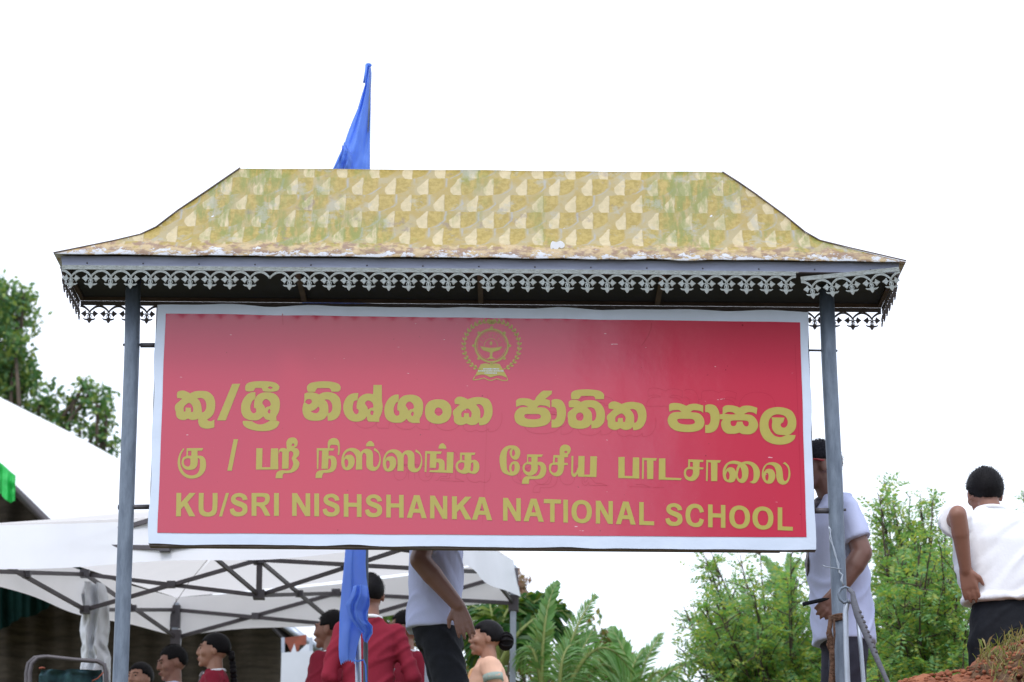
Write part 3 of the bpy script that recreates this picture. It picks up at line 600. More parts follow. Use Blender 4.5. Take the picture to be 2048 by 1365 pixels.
# ---- emblem
EM = MB()
def emp(x, y): return (900+x/9.1, 630+y/9.1)
def em_poly(s, hole=None):
    loops = [crom(q, 900, 630, 9.1) for q in s.split('|')]; a, b = fillpoly(loops); EM.add([P(x, y, YT) for x, y in a], [f[::-1] for f in b])
def em_line(pts, w):
    for i in range(len(pts)-1):
        (x0, y0), (x1, y1) = pts[i], pts[i+1]; l = math.hypot(x1-x0, y1-y0) or 1; nx, ny = -(y1-y0)/l*w/2, (x1-x0)/l*w/2
        q = [emp(x0+nx, y0+ny), emp(x1+nx, y1+ny), emp(x1-nx, y1-ny), emp(x0-nx, y0-ny)]
        EM.add([P(x, y, YT) for x, y in q], [(0,3,2,1) if True else (0,1,2,3)])
def arc(cx, cy, rx, ry, a0, a1, n=24): return [(cx+rx*math.cos(R(a0+(a1-a0)*i/n)), cy+ry*math.sin(R(a0+(a1-a0)*i/n))) for i in range(n+1)]
em_line(arc(757, 562, 298, 298, 0, 360, 48), 34); em_line(arc(757, 562, 262, 262, 10, 80, 8), 7); em_line(arc(757, 562, 262, 262, 100, 350, 30), 7)
for k in range(8):
    a = R(k*45); x, y = 757+330*math.cos(a), 562+330*math.sin(a); em_poly(f"{x-28},{y} {x},{y-28} {x+28},{y} {x},{y+28}")
em_poly("545,572c 700,600 800,600 955,578c 900,640 800,672 775,690c 768,740 775,772c 830,802c 665,805c 722,772c 730,690c 690,672 600,640")
em_line(arc(745, 575, 125, 140, 180, 360, 14), 10); em_poly("745,470c 770,510 760,545 745,560c 728,540 725,510")
for a in range(-70, 71, 20):
    em_line([(745+160*math.sin(R(a)), 560-165*math.cos(R(a))), (745+205*math.sin(R(a)), 560-215*math.cos(R(a)))], 6)
em_poly("560,900c 650,885 740,905c 820,885 905,900c 1000,1060 1045,1150c 900,1100 740,1140c 600,1085 455,1115c 510,1000")
em_line([(455,1115),(415,1185),(500,1180),(620,1150),(700,1190),(760,1195),(850,1160),(950,1195),(1045,1195),(1045,1150)], 14)
for s in (-1, 1):
    cx = 757; st = []
    for i in range(17):
        t = i/16; a = R(62 - 150*t); r = 410+75*math.sin(math.pi*t)*1.0; st.append((cx+s*(r+20)*math.cos(a), 600+r*1.10*math.sin(a)-20*t))
    em_line(st, 12)
    for i in range(1, 17):
        x, y = st[i]; xp, yp = st[i-1]; tx, ty = x-xp, y-yp; l = math.hypot(tx, ty); tx /= l; ty /= l
        for q in (-1, 1):
            nx, ny = -ty*q, tx*q; ax, ay = x+tx*58+nx*46, y+ty*58+ny*46
            em_poly(f"{x},{y}c {x+tx*16+nx*34},{y+ty*16+ny*34} {ax},{ay}c {x+tx*44+nx*10},{y+ty*44+ny*10}")
EM.obj("emblem", M['gold'], SBO)
m = MB()
for y, x0, x1 in ((985, 605, 880), (1022, 515, 960), (1062, 630, 840)):
    x = x0
    while x < x1:
        w = random.uniform(10, 26); q = [emp(x, y-9+random.uniform(-3,3)), emp(x+w, y-9), emp(x+w, y+9), emp(x, y+9+random.uniform(-3,3))]
        m.add([P(*p, YT-.0012) for p in q], [(3,2,1,0)]); x += w+random.uniform(5, 12)
m.obj("emblem_lettering", M['white_vinyl'], SBO)
# ================================================================== pop-up gazebo
EV = {'L': P(-77,1072,15.6), 'N': P(862,1024,15.2), 'R': P(1027,1138,18.6), 'F': P(352,1212,19.2)}
GB = thing("pop_up_gazebo", ((EV['N'].x+EV['F'].x)/2, 17.1, ZG), "white canvas pop-up gazebo with grey scissor truss behind the sign, sheltering the group in maroon", "gazebo")
CT = P(518, 1120, 17.1); CB = P(518, 1190, 17.1); PK = CT + Vector((0, 0, .33))
order = ['L', 'N', 'R', 'F']; n = 14
for i in range(4):
    A, B = EV[order[i]], EV[order[(i+1) % 4]]; vs = []; idx = {}
    for a in range(n+1):
        for b in range(n+1-a):
            u, v = a/n, b/n; w = 1-u-v; p = A*u + B*v + PK*w
            sag = .10*w*(1-w)*(1+.4*math.sin(9*(u-v))) + .05*(u*v)*4*(1-w)
            if w < .001: sag = .03*math.sin(math.pi*u)
            idx[a, b] = len(vs); vs.append(p - Vector((0, 0, sag*.35)) + Vector((0,0,.06)))
    fs = []
    for a in range(n):
        for b in range(n-a):
            fs.append((idx[a,b], idx[a+1,b], idx[a,b+1]))
            if a+b < n-1: fs.append((idx[a+1,b], idx[a+1,b+1], idx[a,b+1]))
    obj("canopy_panel", vs, fs, M['canvas'], GB, True)
    vs = []; k = 30; out = ((A+B)/2-(EV['L']+EV['R'])/2); out.z = 0; out.normalize()
    for j in range(5):
        for q in range(k+1):
            t = q/k; p = A.lerp(B, t) + Vector((0, 0, .03-.03*math.sin(math.pi*t)))
            h = .235*(1+.05*math.sin(11*t+i)); s = j/4
            vs.append(p + Vector((0, 0, -h*s+.03*(1-s))) + out*(.012*math.sin(17*t+2*i)*s+.05*s))
    obj("valance", vs, [(j*(k+1)+q, j*(k+1)+q+1, (j+1)*(k+1)+q+1, (j+1)*(k+1)+q) for j in range(4) for q in range(k)], M['valance' if i in (0, 1) else 'canvas'], GB, True)
MT = {'LF': (P(170,1148,17.4), P(170,1220,17.4)), 'FR': (P(672,1186,18.9), P(672,1250,18.9)), 'NR': (P(914,1062,16.7), P(914,1142,16.7)), 'LN': (P(330,1030,15.36), P(330,1096,15.36))}
CBm = {'L': P(-77,1140,15.6), 'N': P(862,1098,15.2), 'R': P(1027,1206,18.6), 'F': P(352,1275,19.2)}
def strut(a, b, w=.026):
    m = MB(); m.bar(a, b, w*.62, w); return m.obj("scissor_bar", M['frame'], GB)
def joint(p, s=.03):
    m = MB(); m.box((p.x-s, p.y-s, p.z-s*.8), (p.x+s, p.y+s, p.z+s*.8)); m.obj("joint_bracket", M['dark_steel'], GB)
dn = Vector((0, 0, -.03)); off = Vector((0, .022, 0))
for key, (t, b) in MT.items():
    for c in key:
        iw = Vector((0, .12, 0)) if key == 'LN' else Vector((0, 0, 0))
        strut(EV[c]+dn+iw, b); strut(CBm[c]+off+iw, t+off); x = (EV[c]+dn+b+CBm[c]+t)/4+iw; joint(x, .026)
    strut(CT, b); strut(CB+off, t+off); joint((CT+b+CB+t)/4, .026)
    if key != 'LN': joint(t)
    joint(b)
joint(CT, .036); joint(CB, .036)
m = MB(); m.bar(CB+Vector((0,0,-.02)), PK, .036); m.obj("centre_pole", M['frame'], GB)
for c in order:
    p = EV[c]; m = MB(); m.bar((p.x, p.y, ZG-.05), (p.x, p.y, p.z+.02), .042); m.obj("leg", M['alu'], GB)
    q = CBm[c]; m = MB(); m.box((q.x-.036, q.y-.036, q.z-.06), (q.x+.036, q.y+.036, q.z+.05)); m.obj("slider", M['frame'], GB)
    if c in 'FR':
        m = MB(); m.box((p.x-.034, p.y-.034, q.z+.07), (p.x+.034, p.y+.034, p.z)); m.obj("leg_bracket", M['dark_steel'], GB)
m = MB(); m.tube([P(345,1215,18.3), P(378,1165,18.2), P(435,1095,18)], .002, 5); m.obj("guy_string", M['rust'], GB)
# white plastic sheeting twisted round a post
def draped(name, rows, mt, parent=None, wr=.3, nx=22, Y=0, dep=.05, seed=0, rough=.9):
    """rows: (xl, xr, y, Y) in photo units -> hanging folded cloth, closed shell"""
    vs = []; k = nx
    rr = []
    for i in range(len(rows)-1):
        for s in range(6):
            t = s/6; rr.append([a*(1-t)+b*t for a, b in zip(rows[i], rows[i+1])])
    rr.append(list(rows[-1])); m = len(rr)
    for side in (0, 1):
        for j, (xl, xr, y, Yd) in enumerate(rr):
            for i in range(k+1):
                t = i/k; f = math.sin(t*13+seed+j*.10)*.5+math.sin(t*23+seed*2+j*.13)*.3+noise.noise(Vector((t*5, j*.22, seed)))*rough
                d = dep*f*wr + (dep*.5 if side else 0)
                p = P(xl+(xr-xl)*t, y, Yd); vs.append(p + Vector((0, d + dep*.6*(1-math.sin(math.pi*t)), 0)))
    fs = [(j*(k+1)+i, (j+1)*(k+1)+i, (j+1)*(k+1)+i+1, j*(k+1)+i+1) for j in range(m-1) for i in range(k)]; o = m*(k+1)
    fs += [tuple(o+v for v in f[::-1]) for f in fs]
    for j in range(m-1):
        for i in (0, k):
            f = (j*(k+1)+i, (j+1)*(k+1)+i, o+(j+1)*(k+1)+i, o+j*(k+1)+i); fs.append(f if i else f[::-1])
    return obj(name, vs, fs, mt, parent, True)
o = draped("plastic_sheeting", [(158,205,1165,17.45),(160,214,1205,17.45),(153,212,1255,17.45),(159,208,1285,17.45),(157,216,1310,17.45),(158,214,1345,17.45),(156,216,1420,17.45),(150,220,1600,17.45)], M['plastic'], dep=.12, wr=.6)
tag(o, "white plastic sheeting bunched round a post left of the left sign post", "plastic sheeting")
# ================================================================== marquee on the left
MQ = thing("marquee_tent", (-3.2, 23, ZG), "big white marquee tent on the left, dark inside, rising above the smaller gazebo", "marquee tent")
up = [(-420,560),(-300,640),(0,795),(130,860),(240,920),(400,1008),(560,1105),(655,1165)]
lw = [(-420,600),(-300,690),(0,945),(60,1003),(120,1062),(350,1165),(565,1243),(645,1300)]
A = [P(*p, 25.5) for p in up]; B = [P(*p, 21.5) for p in lw]; vs = []; k = 8
for i in range(8):
    for j in range(k+1):
        p = A[i].lerp(B[i], j/k); vs.append(p - Vector((0, 0, .25*math.sin(math.pi*j/k)*(.3 if i > 5 else 1))))
fs = [(i*(k+1)+j, i*(k+1)+j+1, (i+1)*(k+1)+j+1, (i+1)*(k+1)+j) for i in range(7) for j in range(k)]
obj("roof_sheet", vs, fs, M['marquee'], MQ, True)
obj("roof_inner_shade", [v - Vector((0, 0, .06)) for v in vs], [f[::-1] for f in fs], M['inner_shade'], MQ, True)  # dark sheet added under the roof so the tent's inside stays dark
m = MB(); m.tube([p - Vector((0, .03, .03)) for p in B], .035, 8); m.obj("eave_beam", M['frame'], MQ, True)
m = MB(); m.tube([P(566,1246,21.3), P(640,1302,21.3)], .03, 8); m.obj("eave_rail", M['alu'], MQ, True)
def curtain(name, x0, x1, y0f, y1f, Y, mt, amp=.06, fr=40, n=160, par=MQ, ny=10):
    vs = []
    for i in range(n+1):
        t = i/n; x = x0+(x1-x0)*t; a = P(x, y0f(x), Y); b = P(x, y1f(x), Y)
        if b.z < ZG: b.z = ZG
        for j in range(ny+1):
            s = j/ny; p = a.lerp(b, s); w = math.sin(fr*t+2*math.sin(5*t))+.5*math.sin(2.7*fr*t+1)
            vs.append(p + Vector((0, amp*w*(.4+.6*s)+.02*noise.noise(Vector((t*9, s*9, 2))), 0)))
    return obj(name, vs, [(i*(ny+1)+j, i*(ny+1)+j+1, (i+1)*(ny+1)+j+1, (i+1)*(ny+1)+j) for i in range(n) for j in range(ny)], mt, par, True)
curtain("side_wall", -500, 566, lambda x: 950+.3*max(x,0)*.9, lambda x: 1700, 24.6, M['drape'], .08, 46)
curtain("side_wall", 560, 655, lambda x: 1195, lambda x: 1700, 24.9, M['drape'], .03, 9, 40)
vs = [P(-500,560,24.8), P(-500,1700,24.8), P(655,1700,25.4), P(655,1190,25.4), P(0,830,25.3)]; obj("back_inner_shade", vs, [(0,1,2,3,4)], M['inner_shade'], MQ)  # added dark sheet closing the tent's inside off at the back
o = curtain("swag_cloth", -200, 165, lambda x: 1050, lambda x: 1262-.42*max(0, x)-8*abs(math.sin(x*.05)), 23.9, M['green_dark'], .05, 44, 120)
o = curtain("pelmet", -160, 32, lambda x: 925+.95*max(-60,x)*.9, lambda x: 985+.9*x*.6+10*abs(math.sin(x*.11)), 21.3, M['green'], .04, 50, 90)
for x in (-250,):
    a = P(x, 1240, 21.5); m = MB(); m.bar((a.x, a.y, ZG), (a.x, a.y, a.z+ 3), .07); m.obj("leg", M['alu'], MQ)
m = MB(); m.tube([P(540,1243,22.5), P(595,1300,22.5), P(596,1420,22.5)], .035, 8); m.obj("tent_pole", M['frame'], MQ, True)
# things at the marquee's right end
o = MB(); a = P(563,1306,20.6); b = P(626,1302,20.6)
o.add([a, b, Vector((b.x, b.y, ZG+.02)), Vector((a.x, a.y, ZG+.02))]+[q+Vector((0,.05,0)) for q in (a, b, Vector((b.x, b.y, ZG+.02)), Vector((a.x, a.y, ZG+.02)))], [(0,3,2,1),(4,5,6,7),(0,1,5,4),(1,2,6,5),(2,3,7,6),(3,0,4,7)])
PN = thing("white_panel", ((a.x+b.x)/2, a.y, ZG), "pale upright panel between the marquee's right end and the blue flag", "panel"); o.obj("panel_sheet", M['white_sheet'], PN)
for x in (566, 622):
    m = MB(); m.bar(P(x,1306,20.62), P(x,1276,20.62), .025); m.obj("upright", M['alu'], PN)
m = MB(); m.quad(P(561,1278,20.9), P(613,1270,20.9), P(613,1291,20.9), P(575,1290,20.9)); m.quad(P(575,1290,20.9), P(600,1291,20.9), P(596,1308,20.9), P(583,1309,20.9))
q = m.obj("banner", M['orange_box'], None); q.modifiers.new("s", 'SOLIDIFY').thickness = .01
tag(q, "small rust red cloth hanging under the marquee's right end", "banner")
m = MB(); m.add([P(582,1306,20.8), P(589,1288,20.8), P(593,1306,20.8)], [(0,1,2)]); m.quad(P(596,1306,20.75), P(612,1290,20.75), P(624,1288,20.75), P(624,1306,20.75))
q = m.obj("folded_cloth", M['white_sheet'], PN); q.modifiers.new("s", 'SOLIDIFY').thickness = .01
# ================================================================== folding lounger
CH = thing("folding_lounger", (P(135,1365,15.4).x, 15.4, ZG), "green canvas folding lounger with grey tube frame at the lower left", "lounger")
def pt(l, Y): return [P(x, y, Y) for x, y in l]
for dY, xo in ((0, 0), (.12, -7)):
    m = MB(); m.tube(pt([(63+xo,1600),(60+xo,1420),(60+xo,1345),(64+xo,1327),(76+xo,1316),(95+xo,1314),(150,1320),(195,1323),(208,1330),(212,1345),(213,1400),(215,1600)], 15.3+dY), .0125, 10); m.obj("tube_frame", M['frame'], CH, True)
o = draped("canvas_seat", [(80,202,1339,15.33),(76,204,1352,15.36),(72,206,1400,15.42),(72,206,1500,15.5)], M['teal'], CH, dep=.05, wr=.8, seed=3)
m = MB(); m.tube(pt([(184,1363),(196,1357),(207,1345)], 15.25), .004, 6); m.tube(pt([(78,1337),(86,1336),(90,1337)], 15.25), .006, 6); m.obj("lacing_cord", M['orange_box'], CH, True)
m = MB(); m.bar(P(72,1500,15.5), P(206,1500,15.5), .03); m.bar(P(206,1500,15.5), P(206,1500,16.2), .03); m.bar(P(72,1500,15.5), P(72,1500,16.2), .03); m.obj("seat_rail", M['frame'], CH)
# ================================================================== flags
def pole(name, pts, Y, r, mt, label):
    A = [P(x, y, Y) for x, y in pts]; t = thing(name, (A[-1].x, Y, ZG), label, "flag pole")
    d = (A[-1]-A[0]).normalized(); A.append(A[0] + d*((A[0].z-ZG+.1)/-d.z)); A = [A[0], A[-1]]
    m = MB(); m.tube(A, r, 14); m.obj("shaft", mt, t, True)
    m = MB(); m.ell(A[0], (r*1.25, r*1.25, r*1.1)); m.obj("cap", mt, t, True); return t
pole("flag_pole", [(736,133),(731,1365)], 13.62, .0125, M['galv'], "tall thin pole of the blue flag that shows above the roof")
pole("flag_pole", [(712,1100),(717,1365)], 13.2, .0155, M['alu'], "pale pole coming out below the lower blue flag")
FT = [(733,741,128,13.58),(730,740.5,145,13.58),(728,740,165,13.57),(714,739.5,210,13.56),(697,739,255,13.55),(684,738.6,290,13.54),(668,738.4,325,13.54),(648,738,360,13.54),(620,738,460,13.54),(600,738,620,13.56),(640,737,720,13.58)]
o = draped("flag", FT, M['flag'], None, dep=.10, wr=.28, nx=30, seed=1.3, rough=.5); tag(o, "blue flag hanging in a long triangle above the roof", "flag", "blue flags")
m = MB(); m.tube(pt([(733,130),(731,148),(728,166)], 13.5), .006, 6); m.ell(P(737,131,13.56), (.018,.018,.012)); q = m.obj("knot", M['flag'], o, True)
q = draped("fold", [(684,693,287,13.46),(683,700,300,13.44),(676,704,318,13.44),(664,700,336,13.44),(655,690,352,13.46)], M['flag'], o, dep=.06, wr=.5, nx=10, seed=5)
def flag2():
    """lower flag: main hanging strip, twisted fold round the pole, point sticking out to the right"""
    k = 34; rows = [(694,731,900),(690,730,1090),(687,729,1120),(684,731,1150),(681,735,1175),(679,737,1200),(677,733,1220),(676,733,1245),(676,720,1262),(675,712,1290),(676,709,1310),(679,708,1322)]
    rr = []
    for i in range(len(rows)-1):
        for s in range(7): t = s/7; rr.append([a*(1-t)+b*t for a, b in zip(rows[i], rows[i+1])])
    rr.append(list(rows[-1])); m = len(rr); vs = []
    for side in (0, 1):
        for j, (xl, xr, y) in enumerate(rr):
            for i in range(k+1):
                t = i/k
                f = .75*math.sin(t*5+.7-(y-1090)*.012)+.12*math.sin(t*15+(y-1000)*.012)+.6*noise.noise(Vector((t*3, y*.012, 4)))
                if y > 1318: yy = y+2.5*math.sin(t*40)
                else: yy = y
                p = P(xl+(xr-xl)*t, yy, 13.1); vs.append(p+Vector((0, -.035*f+(.012 if side else 0)+.07*(1-math.sin(math.pi*min(1, max(0, t)))), 0)))
    fs = [(j*(k+1)+i, (j+1)*(k+1)+i, (j+1)*(k+1)+i+1, j*(k+1)+i+1) for j in range(m-1) for i in range(k)]; o = m*(k+1)
    fs += [tuple(o+v for v in f[::-1]) for f in fs]
    for j in range(m-1):
        for i in (0, k):
            f = (j*(k+1)+i, (j+1)*(k+1)+i, o+(j+1)*(k+1)+i, o+j*(k+1)+i); fs.append(f if i else f[::-1])
    a = obj("flag", vs, fs, M['flag'], None, True); tag(a, "blue flag hanging below the sign, bunched round its pale pole", "flag", "blue flags")
    draped("fold", [(706,734,1170,13.0),(700,738,1192,12.98),(690,738,1208,12.98),(694,732,1222,12.98),(702,733,1238,12.97),(712,744,1250,12.97),(724,744,1262,12.99),(724,738,1272,13.0),(729,732,1282,13.02)], M['flag'], a, dep=.06, wr=.30, nx=20, seed=2, rough=.25)
    m = MB(); m.tube(pt([(707,1321),(716,1323),(727,1320),(731,1330),(733,1365),(728,1420)], 13.0), .0045, 6); m.obj("cord", M['flag'], a, True)
flag2()
# ================================================================== hardware by the right post
ST = thing("stay_pipe", (P(1690,1365,11.8).x, 11.8, ZG), "thin pale pipe hooked round the foot of the right sign post", "pipe")
m = MB(); m.tube(pt([(1697,1500),(1695,1365),(1692,1290),(1691,1225),(1694,1206),(1699,1203)], 11.86), .0125, 10); m.obj("pipe", M['alu'], ST, True)
m = MB(); m.tube(pt([(1706,1190),(1700,1178),(1690,1174),(1681,1178),(1677,1188),(1680,1199),(1688,1206),(1696,1203)], 11.85), [.006]*3+[.007]*5, 8); m.obj("hook", M['galv'], ST, True)
m = MB(); m.tube(pt([(1716,1240),(1722,1300),(1727,1365),(1733,1440)], 11.98), .010, 10); q = m.obj("thin_stake", M['alu'], None, True); tag(q, "second thin stake leaning just right of the right sign post", "stake")
m = MB(); A = pt([(1697,1178),(1705,1186),(1708,1205),(1716,1232),(1735,1275),(1755,1320),(1775,1365),(1800,1420)], 11.84)
m.tube(A, [.009,.011,.015,.017,.015,.012,.010,.010], 10); CBo = m.obj("taped_guy_cable", M['rebar'], None, True); tag(CBo, "thick taped black cable slanting down to the right from the post's hook", "cable")
for i in range(9):
    t = .35+i*.065; p = A[2].lerp(A[6], t*.95-.2) ; d = (A[6]-A[2]).normalized(); m = MB(); m.tube([p-d*.006, p+d*.006], .0175-.005*t, 10); m.obj("tape_wrap", M['dark_steel'], CBo, True)
m = MB(); tw = [(1657,1053),(1660,1060),(1661,1078),(1667,1095),(1670,1110),(1676,1128),(1679,1145),(1684,1150),(1683,1160),(1688,1172)]
m.tube([p+Vector((.004*math.sin(i*2.1), 0, 0)) for i, p in enumerate(pt(tw, 11.945))], .0030, 6); m.tube([p+Vector((-.004*math.sin(i*2.3), 0, 0)) for i, p in enumerate(pt(tw, 11.945))], .0026, 6)
m.tube(pt([(1683,1139),(1672,1137),(1652,1134),(1645,1131)], 11.94), .0022, 5); q = m.obj("tie_wire", M['alu'], None, True); tag(q, "twisted silver tie wire running down the right sign post", "wire")
m = MB()
for k in range(7):
    z = k*1.6; m.tube([P(1676+15.5*math.cos(a)+1.5*math.sin(a*3+k), 1233+z-1.2*math.sin(a*2+k), 12.0)+Vector((0, -.044*math.sin(a), 0)) for a in [i*math.pi/8 for i in range(17)]], .006, 6)
m.tube(pt([(1662,1236),(1659,1260),(1663,1290),(1665,1330),(1663,1365),(1664,1420)], 11.93), [.012,.010,.013,.012,.014,.014], 8)
m.tube(pt([(1660,1240),(1656,1262),(1659,1275),(1655,1290),(1661,1305)], 11.93), .006, 6); m.tube(pt([(1668,1238),(1669,1270),(1666,1310),(1669,1365)], 11.92), .005, 6)
m.tube(pt([(1657,1257),(1653,1266),(1656,1282)], 11.9), .003, 5)
q = m.obj("coir_rope", M['rust'], None, True); tag(q, "brown coir rope wound round the right sign post, its end hanging down", "rope")
# ================================================================== vegetation
def leaf_mesh(name, C, D, Nn, ln, wd, mt, parent=None, kind=None):
    """diamond leaves: base C, direction D, side vector Nn, length, width (numpy)"""
    n = len(C); ln = np.broadcast_to(ln, n)[:, None]; wd = np.broadcast_to(wd, n)[:, None]
    D = D/np.linalg.norm(D, axis=1)[:, None]; S_ = np.cross(D, Nn); S_ /= np.linalg.norm(S_, axis=1)[:, None]+1e-9
    mid = C+D*ln*.45; V = np.stack([C, mid+S_*wd/2, C+D*ln, mid-S_*wd/2], 1).reshape(-1, 3)
    me = bpy.data.meshes.new(name); me.vertices.add(4*n); me.vertices.foreach_set("co", V.ravel()); me.loops.add(4*n)
    me.loops.foreach_set("vertex_index", np.arange(4*n)); me.polygons.add(n); me.polygons.foreach_set("loop_start", np.arange(0, 4*n, 4)); me.polygons.foreach_set("loop_total", np.full(n, 4))
    me.materials.append(mt); me.update(); o = link(bpy.data.objects.new(name, me), parent)
    if kind: o["kind"] = kind
    return o
def rnd(n): v = rng.normal(size=(n, 3)); return v/np.linalg.norm(v, axis=1)[:, None]
def limb(m, a, b, r0, r1, bend=.15, k=6):
    a = Vector(a); b = Vector(b); o = Vector(rng.normal(size=3))*(b-a).length*bend*.5
    m.tube([a.lerp(b, i/k)+o*math.sin(math.pi*i/k) for i in range(k+1)], [r0+(r1-r0)*i/k for i in range(k+1)], 7)
def broad_tree(blobs, Y, base, label, cat, mt, leaf=.09, dens=1.0, name="leafy_tree", group=None, scale=1.0):
    b0 = P(base[0], base[1], Y); b0.z = ZG; t = thing(name, b0, label, cat, group); m = MB()
    cen = [P(x, y, Y+dy) for x, y, r, dy in blobs]; rad = [r*(Y/F)*1.04 for x, y, r, dy in blobs]
    mean = sum(cen, Vector())/len(cen); fork = Vector((b0.x*.6+mean.x*.4, Y, ZG+(mean.z-ZG)*.45))
    limb(m, b0-Vector((0,0,.2)), fork, .16*scale, .11*scale, .05)
    for c in cen: limb(m, fork, c, .06*scale, .018*scale, .2)
    Cs = []; Ds = []
    for c, r in zip(cen, rad):
        nc = max(6, int(dens*95*(r/.5)**2*(.09/leaf)**1.2)); u = rnd(nc)*(rng.uniform(.45, 1.03, nc)[:, None]); u[:, 2] *= .85
        cc = np.array(c)+u*r*(1+.18*np.sin(u[:, :1]*9+u[:, 1:2]*7))
        for q in cc[:: 4]: limb(m, c, q, .010*scale, .004*scale, .2, 3)
        k = 11; d = rnd(nc*k); d += np.repeat(u, k, 0)*.6; d[:, 2] -= .12
        Cs.append(np.repeat(cc, k, 0)+rng.normal(size=(nc*k, 3))*leaf*.55); Ds.append(d)
    C = np.concatenate(Cs); D = np.concatenate(Ds); nn = rnd(len(C)); nn[:, 2] = np.abs(nn[:, 2])+.5
    m.obj("trunk", M['bark'], t, True); leaf_mesh("crown", C, D, nn, rng.uniform(.7, 1.25, len(C))*leaf, rng.uniform(.45, .7, len(C))*leaf, mt, t, "stuff"); return t
broad_tree([(-120,640,110,0),(-40,600,70,-.4),(10,600,46,0),(35,640,44,.3),(30,690,40,-.3),(5,640,50,.6),(0,700,48,.3),(25,725,40,-.2),(-10,760,50,.2),(60,745,26,.3),(30,770,40,0),(45,590,26,0),(15,740,36,0),(55,770,30,0),(20,800,40,.4),(80,810,30,-.2),(105,790,22,0),(125,835,32,0),(160,850,32,.2),(150,800,26,0),(180,785,24,0),(195,810,24,-.2),(200,835,26,.2),(170,770,14,0),(205,870,24,0),(180,880,28,0),(225,895,16,0),(100,860,36,.5),(60,830,40,.5),(-60,760,90,.5),(212,788,10,0)],
  30, (-40, 1300), "dark green broad-leaved tree rising behind the marquee's white roof", "tree", M['leaf_broad'], leaf=.085, dens=1.15)
def pinnate(org, d, L, k=8, lw=.30):
    """arrays of compound leaves -> leaflet arrays"""
    n = len(org); d = d/np.linalg.norm(d, axis=1)[:, None]; up = np.array([0, 0, 1.0]); s = np.cross(d, up+rng.normal(size=(n, 3))*.35); s /= np.linalg.norm(s, axis=1)[:, None]+1e-9
    nn = np.cross(s, d); Cs = []; Ds = []; Ns = []; Ls = []
    for j in range(k):
        t = (j+.5)/k; p = org + d*L[:, None]*t; p[:, 2] -= (t**2)*L*.22
        for sg in (-1, 1): Cs.append(p); Ds.append(s*sg+d*.45-up*.12+rng.normal(size=(n, 3))*.16); Ns.append(nn+rng.normal(size=(n, 3))*.3); Ls.append(L*lw*(1-.45*abs(t-.45)*1.6))
    return np.concatenate(Cs), np.concatenate(Ds), np.concatenate(Ns), np.concatenate(Ls)
def inside(poly, x, y):
    c = False; j = len(poly)-1
    for i in range(len(poly)):
        if (poly[i][1] > y) != (poly[j][1] > y) and x < (poly[j][0]-poly[i][0])*(y-poly[i][1])/(poly[j][1]-poly[i][1])+poly[i][0]: c = not c
        j = i
    return c
def feather_tree(poly, sprigs, base, Y, nb, label, group, dy=1.2, name="feathery_tree", leafL=.13):
    b0 = P(base[0], 1400, Y); b0.z = ZG; t = thing(name, b0, label, "tree", group); m = MB(); fork = b0+Vector((0, 0, .5)); limb(m, b0-Vector((0,0,.2)), fork, .10, .07, .05)
    x0, x1 = min(p[0] for p in poly), max(p[0] for p in poly); y0, y1 = min(p[1] for p in poly), max(p[1] for p in poly)
    ends = [(x, y, 0) for x, y in sprigs]
    while len(ends) < nb:
        x, y = random.uniform(x0, x1), random.uniform(y0, y1)
        if inside(poly, x, y): ends.append((x, y, 1))
    O = []; D = []
    for x, y, kd in ends:
        e = P(x, y, Y+random.uniform(-dy, dy)*(1 if kd else .3)); L = (e-fork).length; mid = fork.lerp(e, .5)+Vector((random.uniform(-.15,.15), random.uniform(-.15,.15), .10*L)); pts = []
        for i in range(9):
            q = i/8; pts.append(fork*(1-q)**2+mid*2*q*(1-q)+e*q*q)
        m.tube(pts, [.018*(1-i/8)+.0035 for i in range(9)], 5)
        for tw in range(15 if kd else 9):
            q = random.uniform(.42 if kd else .60, 1); i = min(7, int(q*8)); p = pts[i].lerp(pts[i+1], q*8-i); fd = (pts[i+1]-pts[i]).normalized()
            v = (fd*.9+Vector(rng.normal(size=3))*.75+Vector((0,0,.15))).normalized(); tl = random.uniform(.18, .5)*(1.25-q)*(1.5 if kd else .8); st = max(3, int(tl/.045))
            m.tube([p, p+v*tl*.5, p+v*tl-Vector((0,0,tl*.08))], [.005,.004,.002], 4, cap=False)
            for s in range(st):
                r = (s+1)/st; O.append(p+v*tl*r-Vector((0,0,tl*.08*r*r))); D.append(Vector(rng.normal(size=3))*.8+v*.7)
    O = np.array([tuple(o) for o in O]); D = np.array([tuple(d) for d in D]); L = rng.uniform(.7, 1.3, len(O))*leafL
    C, Dd, Nn, Ll = pinnate(O, D, L, 6, .34)
    m.obj("trunk", M['bark'], t, True); leaf_mesh("crown", C, Dd, Nn, Ll, Ll*.42, M['leaf_feather'], t, "stuff"); return t
g = "feathery trees on the right"
feather_tree([(1440,1400),(1375,1300),(1400,1235),(1420,1150),(1445,1140),(1475,1190),(1510,1135),(1560,1105),(1640,1100),(1720,1140),(1760,1200),(1770,1400)],
  [(1405,1103),(1420,1100),(1412,1130),(1430,1125),(1368,1215),(1372,1222),(1385,1210),(1395,1240),(1480,1110),(1365,1300),(1380,1275),(1435,1180),(1520,1100),(1362,1330)], (1600, 1500), 20.0, 128, "feathery green tree behind the legs of the man at the right post", g)
feather_tree([(1745,1400),(1750,1075),(1775,1040),(1800,1060),(1840,1030),(1870,1015),(1905,1040),(1925,1100),(1950,1400)],
  [(1768,965),(1772,975),(1760,990),(1755,985),(1820,995),(1840,988),(1800,1020),(1785,1000),(1865,1008),(1890,1030),(1752,1000),(1838,1000),(1765,1010)], (1840, 1500), 18.6, 112, "feathery green tree between the two men standing on the right", g)
